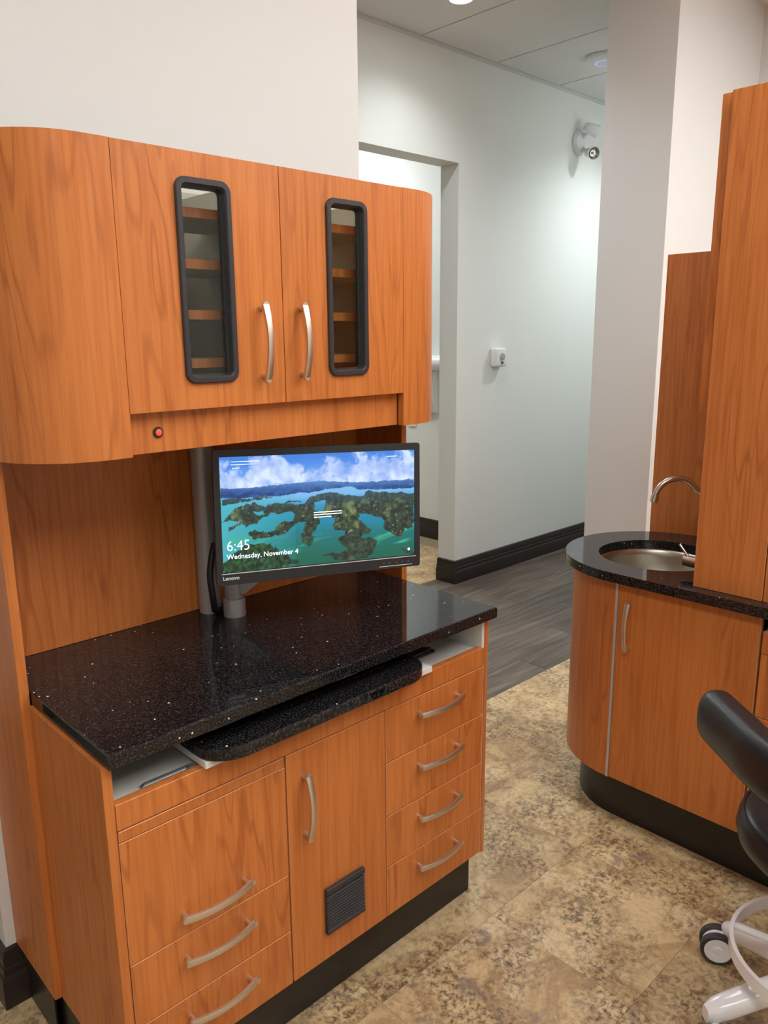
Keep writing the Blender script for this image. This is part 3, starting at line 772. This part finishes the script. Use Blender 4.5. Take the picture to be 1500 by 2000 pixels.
# glass slab behind the picture so that the display has thickness
part('screen_panel', box((SX0 - 0.001, 0.002, SZ0 - 0.001), (SX1 + 0.001, 0.0119, SZ1 + 0.001)), 'monitor_black', mon, local=True)
def text_part(body, x, z, size, mat, parent, y=-0.0006, bold=0.0, name='lettering', sx=1.0, rot=(PI / 2, 0, 0)):
    cu = bpy.data.curves.new(name, 'FONT'); cu.body = body; cu.size = size; cu.offset = bold; cu.extrude = 0.0002; cu.resolution_u = 3
    to = bpy.data.objects.new('tmp', cu); COL.objects.link(to)
    dg = bpy.context.evaluated_depsgraph_get(); me_ = bpy.data.meshes.new_from_object(to.evaluated_get(dg)); bpy.data.objects.remove(to)
    me_.materials.clear(); me_.materials.append(MATS[mat])
    o = link(bpy.data.objects.new(name, me_)); o.parent = parent; o.location = (x, y, z); o.rotation_euler = rot; o.scale = (sx, 1, 1)
    return o
text_part('6:45', 0.0235, 0.0780, 0.0335, 'text_white', scr, 0.0009, -0.0004, sx=0.95)
text_part('Wednesday, November 4', 0.0235, 0.0590, 0.0162, 'text_white', scr, 0.0009, 0.0, sx=0.99)
text_part('Lenovo', 0.0125, 0.0120, 0.0120, 'logo_silver', mon, -0.0004, 0.0002, name='logo', sx=1.05)
# blurred caption lines of the lock screen
def cap(x0, x1, z, h=0.0022): 
    o = part('caption_line', box((x0, 0.0011, z), (x1, 0.0017, z + h)), 'text_white', scr, local=True); return o
for (ua, ub, vz) in ((0.055, 0.19, 0.955), (0.055, 0.155, 0.93), (0.06, 0.095, 0.90)): cap(SX0 + ua * (SX1 - SX0), SX0 + ub * (SX1 - SX0), SZ0 + vz * (SZ1 - SZ0), 0.0012)
for (ua, ub, vz) in ((0.455, 0.60, 0.468), (0.455, 0.60, 0.447), (0.455, 0.545, 0.424)): cap(SX0 + ua * (SX1 - SX0), SX0 + ub * (SX1 - SX0), SZ0 + vz * (SZ1 - SZ0), 0.0019)
cap(SX0 + 0.845 * (SX1 - SX0), SX0 + 0.905 * (SX1 - SX0), SZ0 + 0.945 * (SZ1 - SZ0), 0.0012)
bm = bmesh.new(); add_cyl(bm, (SX0 + 0.968 * (SX1 - SX0), 0.0017, SZ0 + 0.058 * (SZ1 - SZ0)), (SX0 + 0.968 * (SX1 - SX0), 0.0010, SZ0 + 0.058 * (SZ1 - SZ0)), 0.0032, 14)
part('screen_icon', bm, 'text_white', scr, local=True)

arm = thing('display_mount', 'short silver post and arm on the worktop holding the monitor', 'mount', (0.531, 0.430, H))
ax, ay = 0.531, 0.430
part('collar', lathe([(0, 0), (0.0275, 0), (0.0275, 0.043), (0.0262, 0.0455), (0.020, 0.0455), (0.020, 0)], (ax, ay, H), 32), 'silver_paint', arm)
part('post', cyl((ax, ay, H + 0.002), (ax, ay, 1.10), 0.0225, 28, bev=0.002), 'silver_paint', arm)
ma = Matrix.Rotation(MROT[2], 3, 'Z')
mc = Vector(MLOC) + Euler(MROT).to_matrix() @ Vector((MW * 0.52, 0.052, MH * 0.42))
bm = bmesh.new()
# tapering gusset of the arm: deep at the post, slim at the monitor plate
a0 = Vector((ax, ay, 0)); a1 = Vector((mc.x, mc.y, 0)); dx = (a1 - a0).normalized(); side = Vector((-dx.y, dx.x, 0)) * 0.011
prof = [(0.0, 0.912), (0.030, 0.918), (0.095, 0.972), ((a1 - a0).length, 1.05), ((a1 - a0).length, 1.085), (0.0, 1.085)]
lo = [bm.verts.new(a0 + dx * s + side + Vector((0, 0, z))) for s, z in prof]; hi = [bm.verts.new(a0 + dx * s - side + Vector((0, 0, z))) for s, z in prof]
fs = [bm.faces.new(lo), bm.faces.new(hi[::-1])] + [bm.faces.new((lo[i], hi[i], hi[(i + 1) % 6], lo[(i + 1) % 6])) for i in range(6)]
bmesh.ops.recalc_face_normals(bm, faces=fs)
part('arm', bm, 'silver_paint', arm, smooth=0)
pole = solo('support_pole', cyl((0.5045, 0.4985, H), (0.5045, 0.4985, ZB2 + 0.0055), 0.0285, 36), 'silver_paint', 'tall silver tube between worktop and upper cabinet, behind the monitor', 'pole', pivot=(0.5045, 0.4985, H))
cpts = [(0.497, 0.452, 1.045), (0.480, 0.440, 1.015), (0.468, 0.432, 0.975), (0.469, 0.428, 0.930), (0.476, 0.434, 0.898), (0.487, 0.448, 0.877), (0.5178, 0.4640, 0.8690), (0.552, 0.480, 0.8690), (0.590, 0.492, 0.8690)]
solo('monitor_cable', tube(smooth_path(cpts), 0.0080, 12), 'cable_black', 'thick black cable looping beside the silver monitor post', 'cable', pivot=(0.50, 0.45, H))

# ================================================================== SINK CABINET (front faces -X)
CX, CY = 1.853, -0.020       # centre of the rounded end
RT, RB, RK = 0.298, 0.268, 0.216
Z2, T2 = 0.8415, 0.029
YN = -3.2                    # how far the run goes on towards the room
XF = CX - RB
K2 = 0.160
def stadium(r, xb, n=28, a0=180, a1=0):
    o = []
    for i in range(n + 1):
        a = math.radians(a0 + (a1 - a0) * i / n); o.append((CX + r * math.cos(a), CY + r * math.sin(a)))
    return o
sc_ = thing('sink_cabinet', 'cherry wood sink cabinet with a rounded end and a black toe kick', 'cabinet', (1.86, -0.3, 0))
# curved end panel (shell)
o_ = stadium(RB, 0); i_ = stadium(RB - 0.018, 0)[::-1]
part('curved_end', prism(o_ + i_, K2, Z2 - T2, 'Z'), 'cherry', sc_, smooth=30)
kick = stadium(RK, 0)
part('toe_kick', prism([(CX - RK, YN)] + kick + [(CX + RK, YN)], 0.0, K2 - 0.003, 'Z'), 'kick_black', sc_, smooth=30)
part('carcass', box((XF + 0.022, YN, K2), (CX + RB - 0.002, CY - 0.41, Z2 - T2 - 0.10)), 'cherry_inner', sc_, smooth=0)
part('bottom_panel', prism([(XF + 0.02, CY - 0.409)] + stadium(RB - 0.02, 0) + [(CX + RB - 0.02, CY - 0.409)], K2, K2 + 0.018), 'cabinet_inner', sc_, smooth=0)
part('back_panel', box((CX + RB - 0.018, YN, K2), (CX + RB, CY - 0.001, Z2 - T2)), 'cherry', sc_, smooth=0)
part('trim_strip', box((XF - 0.0012, CY - 0.0085, K2), (XF + 0.010, CY - 0.0008, Z2 - T2 - 0.0005)), 'alu_strip', sc_, 'pale aluminium joint strip', smooth=0)
def front_x(name, ya, yb, z0, z1, parent, g=0.0012):
    bm = box((XF, ya + g, z0 + g), (XF + PT, yb - g, z1 - g), 0.0009)
    o = part(name, bm, 'cherry', parent, pivot=(XF, ya, z0))
    o.data.materials.append(MATS['cherry_edge'])
    for p_ in o.data.polygons:
        n_ = p_.normal
        if max(abs(n_.x), abs(n_.y), abs(n_.z)) < 0.95 or abs(n_.x) < 0.5: p_.material_index = 1
    return o
YD = -0.447
d = front_x('door', YD, CY - 0.009, K2, Z2 - T2, sc_); handle(d, XF, -0.070, 0.678, True, '-X')
for za, zb in ((K2, 0.340), (0.340, 0.523), (0.523, 0.704), (0.704, 0.768)):
    d = front_x('drawer', YD - 0.46, YD - 0.004, za, zb, sc_)
    if zb - za > 0.1: handle(d, XF, YD - 0.23, zb - 0.05, False, '-X')
for n_ in range(3):
    ya = YD - 0.46 - 0.004 - n_ * 0.46
    d = front_x('door', ya - 0.456, ya, K2, Z2 - T2 - 0.045, sc_)
    handle(d, XF, ya - 0.05, 0.62, True, '-X')
part('tray_compartment', box((XF + 0.06, YD - 0.46, 0.768), (XF + 0.07, YD - 0.03, Z2 - T2 - 0.0005)), 'grey_plastic', sc_, smooth=0)
part('slide_bracket', box((XF + 0.012, YD - 0.026, 0.770), (XF + 0.022, YD - 0.012, Z2 - T2 - 0.001)), 'white_laminate', sc_, smooth=0)
# counter with a round cut-out
SKX, SKY, SKR = 1.836, -0.020, 0.1835
bm = bmesh.new()
outer = [(CX + RT * math.cos(PI * i / 40), CY + RT * math.sin(PI * i / 40)) for i in range(41)]
outer += [(CX - RT, CY - 0.34 * i / 8) for i in range(1, 9)] + [(CX - RT + 2 * RT * i / 16, CY - 0.34) for i in range(1, 17)] + [(CX + RT, CY - 0.34 + 0.34 * i / 8) for i in range(1, 8)]
inner = []
for ox, oy in outer:
    a = math.atan2(oy - SKY, ox - SKX); inner.append((SKX + SKR * math.cos(a), SKY + SKR * math.sin(a)))
add_ring_prism(bm, outer, inner, Z2 - T2, Z2)
add_box(bm, (CX - RT, YN - 0.01, Z2 - T2), (CX + RT, CY - 0.34, Z2))
solo('sink_counter', bm, 'black_quartz', 'glossy black stone counter with round sink cut-out and rounded end', 'worktop', pivot=(CX, CY, Z2 - T2), smooth=30)
prof = [(SKR + 0.012, Z2 - T2 - 0.0025), (SKR + 0.012, Z2 - T2 - 0.0004), (SKR - 0.003, Z2 - T2 - 0.0004), (SKR - 0.0075, Z2 - T2 - 0.004)]
for i in range(1, 12):
    a = math.radians(90 * i / 12); prof.append(((SKR - 0.0075) * (math.cos(a) ** 0.55), Z2 - T2 - 0.004 - 0.15 * math.sin(a)))
prof += [(0.03, Z2 - T2 - 0.155), (0.022, Z2 - T2 - 0.158), (0, Z2 - T2 - 0.158)]
solo('sink_basin', lathe(prof, (SKX, SKY, 0), 56), 'basin_steel', 'round stainless steel sink basin set under the black counter', 'sink', smooth=50)
# faucet: column hidden behind the tall cabinet, goose-neck over the bowl, side lever
fx, fy = 1.985, -0.168
fa = thing('faucet', 'stainless steel gooseneck faucet curving over the round sink', 'faucet', (fx, fy, Z2))
fdir = Vector((SKX - fx, SKY - fy, 0)).normalized(); fo = Vector((fx, fy, 0))
part('base', lathe([(0, 0), (0.025, 0), (0.025, 0.012), (0.020, 0.018), (0.020, 0.060), (0.014, 0.070), (0, 0.070)], (fx, fy, Z2), 28), 'steel', fa)
pts = smooth_path([fo + Vector((0, 0, Z2 + 0.06)), fo + Vector((0, 0, 0.95)), fo + fdir * 0.022 + Vector((0, 0, 0.99)), fo + fdir * 0.070 + Vector((0, 0, 1.034))], 6)
ra = 0.068; sc0 = 0.164
for i in range(0, 25):
    a = math.radians(150 - 140 * i / 24); pts.append(fo + fdir * (sc0 + ra * math.cos(a)) + Vector((0, 0, 1.022 + ra * math.sin(a))))
part('spout', tube(pts, 0.0095, 16), 'steel', fa)
e = Vector(pts[-1]); dd = (Vector(pts[-1]) - Vector(pts[-2])).normalized()
part('aerator', cyl(e - dd * 0.002, e + dd * 0.020, 0.0125, 20, bev=0.001), 'steel', fa)
# lever valve fixed to the side of the tall cabinet, reaching over the bowl's rim
vx, vz = 1.705, 0.8795
lv = thing('lever_valve', 'small steel lever knob sticking out beside the round sink', 'valve', (vx, -0.2445, vz))
part('lever_body', cyl((vx, -0.2445, vz), (vx, -0.168, vz), 0.0165, 24, bev=0.0015), 'steel', lv)
part('lever', tube([(vx, -0.180, vz + 0.014), (vx, -0.166, vz + 0.030), (vx, -0.152, vz + 0.046)], 0.0040, 10), 'steel', lv)
# tall cherry backboard behind the sink
solo('sink_backboard', box((CX + RT + 0.001, -1.2, 0.10), (CX + RT + 0.020, 0.176, 1.7975), 0.0009), 'cherry', 'plain cherry wood backboard standing behind the round sink', 'panel', pivot=(CX + RT, 0.17, 0.1))
# tall storage unit standing on the counter
tw = thing('tall_cabinet', 'tall cherry wood cabinet standing on the sink counter', 'cabinet', (1.86, -0.6, Z2))
TZ = 2.119; TX0 = 1.600
for (ya, yb) in ((-0.435, -0.2475), (-0.90, -0.4385), (-1.365, -0.9035)):
    bm = box((TX0, ya, Z2 + 0.0005), (TX0 + 0.019, yb, TZ), 0.0009)
    d = part('door', bm, 'cherry', tw, pivot=(TX0, ya, Z2))
    d.data.materials.append(MATS['cherry_edge'])
    for p_ in d.data.polygons:
        n_ = p_.normal
        if max(abs(n_.x), abs(n_.y), abs(n_.z)) < 0.95 or abs(n_.x) < 0.5: p_.material_index = 1
part('upper_carcass', box((TX0 + 0.022, -1.365, 1.326), (2.148, -0.2135, TZ + 0.001), 0.0008), 'cherry', tw)
part('side_panel', box((TX0 + 0.035, -0.262, Z2 + 0.0005), (2.148, -0.245, 1.3255)), 'cherry', tw)
part('side_edge', box((TX0 + 0.0325, -0.2625, Z2 + 0.0005), (TX0 + 0.0349, -0.2445, 1.29)), 'tan_edge', tw, 'tan board edge', smooth=0)  # narrow tan strip down the front of the side panel
bm = bmesh.new()
for zc in (1.215, 1.238): add_cyl(bm, (TX0 + 0.0195, -0.2475, zc - 0.008), (TX0 + 0.0195, -0.2475, zc + 0.008), 0.0045, 10)
add_box(bm, (TX0 + 0.0195, -0.2495, 1.205), (TX0 + 0.033, -0.2465, 1.248))
part('hinge', bm, 'zinc', tw, 'metal hinge')
part('rear_body', box((TX0 + 0.30, -1.365, Z2 + 0.0005), (2.148, -0.2625, 1.3255)), 'cherry_inner', tw, smooth=0)

# ================================================================== STOOL
SXC, SYC = 1.216, -0.775
st_ = thing('assistant_stool', 'black padded stool with curved torso rest, white five-star base and foot ring', 'stool', (SXC, SYC, 0))
def leg_dir(a): return Vector((math.cos(a), math.sin(a), 0))
angs = [math.radians(v) for v in (70, 141, 212, 284, 356)]
hub = lathe([(0, 0.110), (0.036, 0.110), (0.041, 0.120), (0.041, 0.172), (0.036, 0.184), (0.030, 0.19), (0, 0.19)], (SXC, SYC, 0), 32)
part('hub', hub, 'stool_white', st_)
leg_bm = None
for i, a in enumerate(angs):
    d = leg_dir(a); pr_ = Vector((-d.y, d.x, 0))
    bm = bmesh.new(); fr_ = []; n = 12
    for k_ in range(n + 1):
        t = k_ / n; r_ = 0.025 + 0.233 * t
        fr_.append((Vector((SXC, SYC, 0)) + d * r_ + Vector((0, 0, 0.150 - 0.060 * t - 0.012 * t * t)), pr_, Vector((0, 0, 1))))
    def sec(k_):
        t = k_ / n; wv = 0.026 - 0.002 * t; hv = 0.027 - 0.003 * t
        if k_ == n: wv *= 0.60; hv *= 0.70
        if k_ == n - 1: wv *= 0.94; hv *= 0.94
        return [(wv * math.copysign(abs(math.cos(q)) ** 0.7, math.cos(q)), hv * math.copysign(abs(math.sin(q)) ** 0.7, math.sin(q))) for q in [2 * PI * z / 20 for z in range(20)]]
    add_sweep(bm, fr_, sec)
    part('leg', bm, 'stool_white', st_, smooth=50)
    # caster
    cc = Vector((SXC, SYC, 0)) + d * 0.242
    cs = part('caster', cyl(cc + Vector((0, 0, 0.056)), cc + Vector((0, 0, 0.085)), 0.013, 16), 'stool_white', st_)
    ca_ = {0: math.radians(118), 1: math.radians(230)}.get(i, a + math.radians(100))   # heading of the caster
    rd = leg_dir(ca_); axl = Vector((-rd.y, rd.x, 0))
    wc = (Vector((1.277, -0.527, 0)) if i == 0 else cc + rd * 0.052) + Vector((0, 0, 0.0410))
    for s in (-1, 1):
        bm = bmesh.new(); add_lathe(bm, [(0.030, -0.0095), (0.0385, -0.0095), (0.0410, -0.007), (0.0410, 0.007), (0.0385, 0.0095), (0.0325, 0.0095), (0.030, 0.0055)], wc + axl * s * 0.0168, 32, to_dir(axl * s))
        wl = part('wheel', bm, 'rubber', cs, 'dark grey rubber tyre')
        bm = bmesh.new(); add_lathe(bm, [(0, -0.0085), (0.034, -0.0085), (0.034, 0.007), (0.0315, 0.0098), (0.0155, 0.0096), (0.0150, 0.0082), (0.0125, 0.0082), (0.0100, 0.0108), (0, 0.0112)], wc + axl * s * 0.0168, 32, to_dir(axl * s))
        part('wheel_hub', bm, 'white_plastic', cs)
    bm = bmesh.new(); add_cyl(bm, wc - axl * 0.007, wc + axl * 0.007, 0.0350, 28); add_tube(bm, [cc + Vector((0, 0, 0.064)), cc.lerp(wc, 0.5) + Vector((0, 0, 0.040)), wc + Vector((0, 0, 0.012))], 0.0095, 12)
    part('fork', bm, 'white_plastic', cs)
bm = bmesh.new()
ro, ri, rz0, rz1 = 0.190, 0.181, 0.178, 0.208
add_ring_prism(bm, [(SXC + ro * math.cos(2 * PI * i / 64), SYC + ro * math.sin(2 * PI * i / 64)) for i in range(64)], [(SXC + ri * math.cos(2 * PI * i / 64), SYC + ri * math.sin(2 * PI * i / 64)) for i in range(64)], rz0, rz1)
ring = part('foot_ring', bm, 'stool_white', st_, 'white foot ring', smooth=40)
for q in range(3):
    a = math.radians(-20 + 120 * q); d = leg_dir(a)
    part('ring_spoke', tube([Vector((SXC, SYC, 0.195)) + d * 0.026, Vector((SXC, SYC, 0.193)) + d * 0.184], 0.008, 10), 'stool_white', ring)
part('gas_column', lathe([(0, 0.14), (0.027, 0.14), (0.027, 0.30), (0.022, 0.302), (0.022, 0.44), (0, 0.44)], (SXC, SYC, 0), 28), 'stool_white', st_)
seat = part('seat', lathe([(0, 0.436), (0.150, 0.436), (0.178, 0.445), (0.193, 0.462), (0.199, 0.485), (0.196, 0.507), (0.186, 0.523), (0.170, 0.532), (0.10, 0.537), (0, 0.538)], (SXC, SYC, 0), 64), 'vinyl_black', st_, 'round black vinyl seat', smooth=60)
bm = bmesh.new(); add_tube(bm, [(SXC + 0.187 * math.cos(2 * PI * i / 64), SYC + 0.187 * math.sin(2 * PI * i / 64), 0.5235) for i in range(65)], 0.0035, 8)
part('piping', bm, 'vinyl_black', seat)
# curved torso rest: a padded bar, straight at its free end and bending round the seat
rest = smooth_path([(1.186, -0.494, 0.700), (1.137, -0.551, 0.700), (1.09, -0.607, 0.700), (1.045, -0.660, 0.700), (1.008, -0.722, 0.700), (0.992, -0.80, 0.700), (1.008, -0.880, 0.700), (1.060, -0.950, 0.700), (1.135, -0.992, 0.700)], 8)
cum = [0.0]
for p0, p1 in zip(rest, rest[1:]): cum.append(cum[-1] + (p1 - p0).length)
tot = cum[-1]
fr_ = []; ss = []
cap_s = [0.0, 0.0008, 0.0025, 0.006, 0.011, 0.018, 0.026, 0.035]
stations = cap_s + [0.035 + (tot - 0.07) * i / 40 for i in range(1, 40)] + [tot - v for v in reversed(cap_s)]
for sv in stations:
    i = max(k_ for k_ in range(len(cum) - 1) if cum[k_] <= sv + 1e-9); t = (sv - cum[i]) / (cum[i + 1] - cum[i])
    pnt = rest[i].lerp(rest[i + 1], t); tg = (rest[min(i + 2, len(rest) - 1)] - rest[max(i - 1, 0)]).normalized()
    fr_.append((pnt, Vector((tg.y, -tg.x, 0)), Vector((0, 0, 1)))); ss.append(sv)
def rest_section(i):
    e_ = min(ss[i], tot - ss[i]) / 0.036
    f = math.sqrt(max(0.0, 1 - (1 - min(1, e_)) ** 2)); f = max(f, 0.08)
    hv, wv = 0.062 * (0.45 + 0.55 * f), 0.043 * f
    return [(wv * math.copysign(abs(math.cos(q)) ** 0.8, math.cos(q)), hv * math.copysign(abs(math.sin(q)) ** 0.8, math.sin(q))) for q in [2 * PI * z / 28 for z in range(28)]]
bm = bmesh.new(); add_sweep(bm, fr_, rest_section)
part('torso_rest', bm, 'vinyl_black', st_, 'curved black padded torso rest', smooth=60)
part('rest_bracket', tube(smooth_path([(SXC, SYC, 0.425), (SXC - 0.10, SYC - 0.10, 0.42), (SXC - 0.165, SYC - 0.15, 0.45), (SXC - 0.182, SYC - 0.158, 0.52), (SXC - 0.180, SYC - 0.156, 0.66)]), 0.010, 12), 'stool_white', st_)

# ================================================================== THINGS ON THE HALL WALL AND CEILING
th = thing('thermostat', 'small white box with round dial on the hall wall', 'thermostat', (3.50, HY, 1.40))
part('case', box((3.437, HY - 0.048, 1.342), (3.545, HY - 0.0003, 1.456), 0.010, 3), 'white_plastic', th)
part('dial', lathe([(0, 0), (0.024, 0), (0.022, 0.006), (0, 0.008)], (3.500, HY - 0.0475, 1.402), 24, to_dir((0, -1, 0))), 'silver_paint', th)
part('button', cyl((3.500, HY - 0.048, 1.366), (3.500, HY - 0.053, 1.366), 0.008, 14), 'frame_black', th)

em = thing('emergency_light', 'white twin-head emergency light high on the hall wall', 'emergency light', (4.32, HY, 2.76))
part('base_plate', lathe([(0, 0), (0.078, 0), (0.078, 0.012), (0.064, 0.030), (0.035, 0.038), (0, 0.040)], (4.320, HY - 0.0004, 2.765), 40, to_dir((0, -1, 0))), 'white_plastic', em)
part('test_button', cyl((4.318, HY - 0.034, 2.732), (4.318, HY - 0.042, 2.732), 0.007, 12), 'frame_black', em)
def lamp_head(j0, c0, d, r):
    d = Vector(d).normalized(); c0 = Vector(c0)
    part('neck', tube([j0, (Vector(j0) + c0) / 2 + Vector((0, -0.004, 0)), c0 - d * 0.02], 0.011, 12), 'white_plastic', em)
    hd_ = part('lamp_head', lathe([(0, -0.045), (0.022, -0.043), (0.028, -0.030), (0.033, 0.0), (r, 0.042), (r, 0.05), (r - 0.004, 0.05), (r - 0.006, 0.046), (0.02, 0.030), (0, 0.028)], c0, 32, to_dir(d)), 'white_plastic', em)
    part('reflector', lathe([(0, 0.030), (0.020, 0.0315), (r - 0.007, 0.0465)], c0, 32, to_dir(d)), 'lamp_chrome', hd_)
    part('bulb', lathe([(0, 0.030), (0.007, 0.031), (0.008, 0.040), (0.005, 0.046), (0, 0.047)], c0, 14, to_dir(d)), 'zinc', hd_)
lamp_head((4.325, HY - 0.034, 2.795), (4.318, HY - 0.088, 2.838), (0.80, -0.50, -0.30), 0.040)
lamp_head((4.312, HY - 0.036, 2.725), (4.312, HY - 0.100, 2.690), (-0.45, -0.80, -0.25), 0.044)

sd = thing('wireless_access_point', 'round white ceiling device with a faint violet light ring', 'access point', (3.80, 1.480, CEIL))
part('shell', lathe([(0, 0), (0.100, 0), (0.104, -0.006), (0.100, -0.018), (0.080, -0.030), (0.052, -0.034)], (3.80, 1.480, CEIL), 48), 'white_plastic', sd)
part('light_ring', lathe([(0.052, -0.034), (0.046, -0.036), (0.040, -0.034)], (3.80, 1.480, CEIL), 40), 'led_violet', sd)
part('cap', lathe([(0.040, -0.034), (0.034, -0.037), (0, -0.038)], (3.80, 1.480, CEIL), 40), 'white_plastic', sd)

def downlight(x, y, label, power, tint=(0.90, 0.97, 1.0)):
    d = thing('ceiling_downlight', label, 'downlight', (x, y, CEIL), group='hall downlights')
    part('trim_ring', lathe([(0.052, 0.0), (0.075, 0.0), (0.076, -0.003), (0.070, -0.006), (0.054, -0.006), (0.050, -0.002)], (x, y, CEIL), 40), 'white_plastic', d)
    part('lens', lathe([(0, -0.002), (0.053, -0.002), (0.053, 0.0), (0, 0.0)], (x, y, CEIL), 32), 'spot_glow', d)
    ld = bpy.data.lights.new('downlight_lamp', 'SPOT'); ld.energy = power; ld.color = tint; ld.spot_size = math.radians(140); ld.spot_blend = 0.9; ld.shadow_soft_size = 0.05
    lo_ = link(bpy.data.objects.new('downlight_lamp', ld)); lo_.parent = d; lo_.location = (0, 0, -0.015)
downlight(2.600, 1.508, 'round recessed hall downlight opposite the tall opening', HALL_SPOT * 0.55)
downlight(4.50, 1.22, 'round recessed hall downlight near the twin-head emergency light', HALL_SPOT * 1.9)
downlight(1.95, 1.10, 'added out-of-view hall fill light between the two wall piers', HALL_SPOT * 0.6)  # extra lamp put in out of view to brighten the hall
downlight(0.60, 1.50, 'round recessed hall downlight behind the cabinet pier', HALL_SPOT)
downlight(6.1, 1.50, 'round recessed hall downlight at the far end of the hall', HALL_SPOT)

def ceiling_panel(x0, y0, label, glow, group):
    d = thing('ceiling_panel_light', label, 'panel light', (x0 + TX / 2, y0 + TY / 2, CEIL), group=group)
    bm = bmesh.new(); add_ring_prism(bm, rrect(x0 + .004, x0 + TX - .004, y0 + .004, y0 + TY - .004, .002, 1), rrect(x0 + .025, x0 + TX - .025, y0 + .025, y0 + TY - .025, .002, 1), CEIL - 0.006, CEIL + 0.010)
    part('frame', bm, 'white_plastic', d, smooth=0)
    part('diffuser', box((x0 + .0255, y0 + .0255, CEIL - 0.002), (x0 + TX - .0255, y0 + TY - .0255, CEIL + 0.010)), glow, d, smooth=0)
for (i, j) in sorted(panel_spots):
    ceiling_panel(2.8 + i * TX, HY - 0.012 - TY + j * TY, 'rectangular LED panel placed out of view to light the treatment room', 'panel_glow', 'treatment room ceiling panels')
for t in [o for o in bpy.data.objects if o.name.startswith('ceiling_tile') and abs(o.location.x - (2.8 - 0 * TX)) < 0.01 and abs(o.location.y - (2.12 + TY)) < 0.01]: bpy.data.objects.remove(t)
ceiling_panel(2.8, 2.12 + TY, 'rectangular recessed LED panel in the room across the hall', 'far_glow', None)

# white dispenser on the side wall of the far room
ds = thing('paper_towel_dispenser', 'white wall dispenser in the room across the hall, beyond the doorless opening', 'dispenser', (3.87, 2.85, 1.2))
part('housing', prism([(3.8725, 1.285), (3.8725, 1.39), (3.80, 1.39), (3.77, 1.375), (3.758, 1.345), (3.765, 1.305), (3.79, 1.285)], 2.66, 2.98, 'Y'), 'white_plastic', ds, smooth=50)
part('lower_cover', prism([(3.8725, 0.97), (3.8725, 1.284), (3.835, 1.284), (3.815, 1.20), (3.82, 1.05), (3.845, 0.98)], 2.80, 2.96, 'Y'), 'white_plastic', ds, smooth=50)
ob = thing('wall_outlet', 'white wall plate low on the far room side wall', 'outlet', (3.87, 3.05, 0.95))
part('plate', box((3.866, 3.02, 0.85), (3.8727, 3.10, 0.97), 0.002), 'white_plastic', ob)
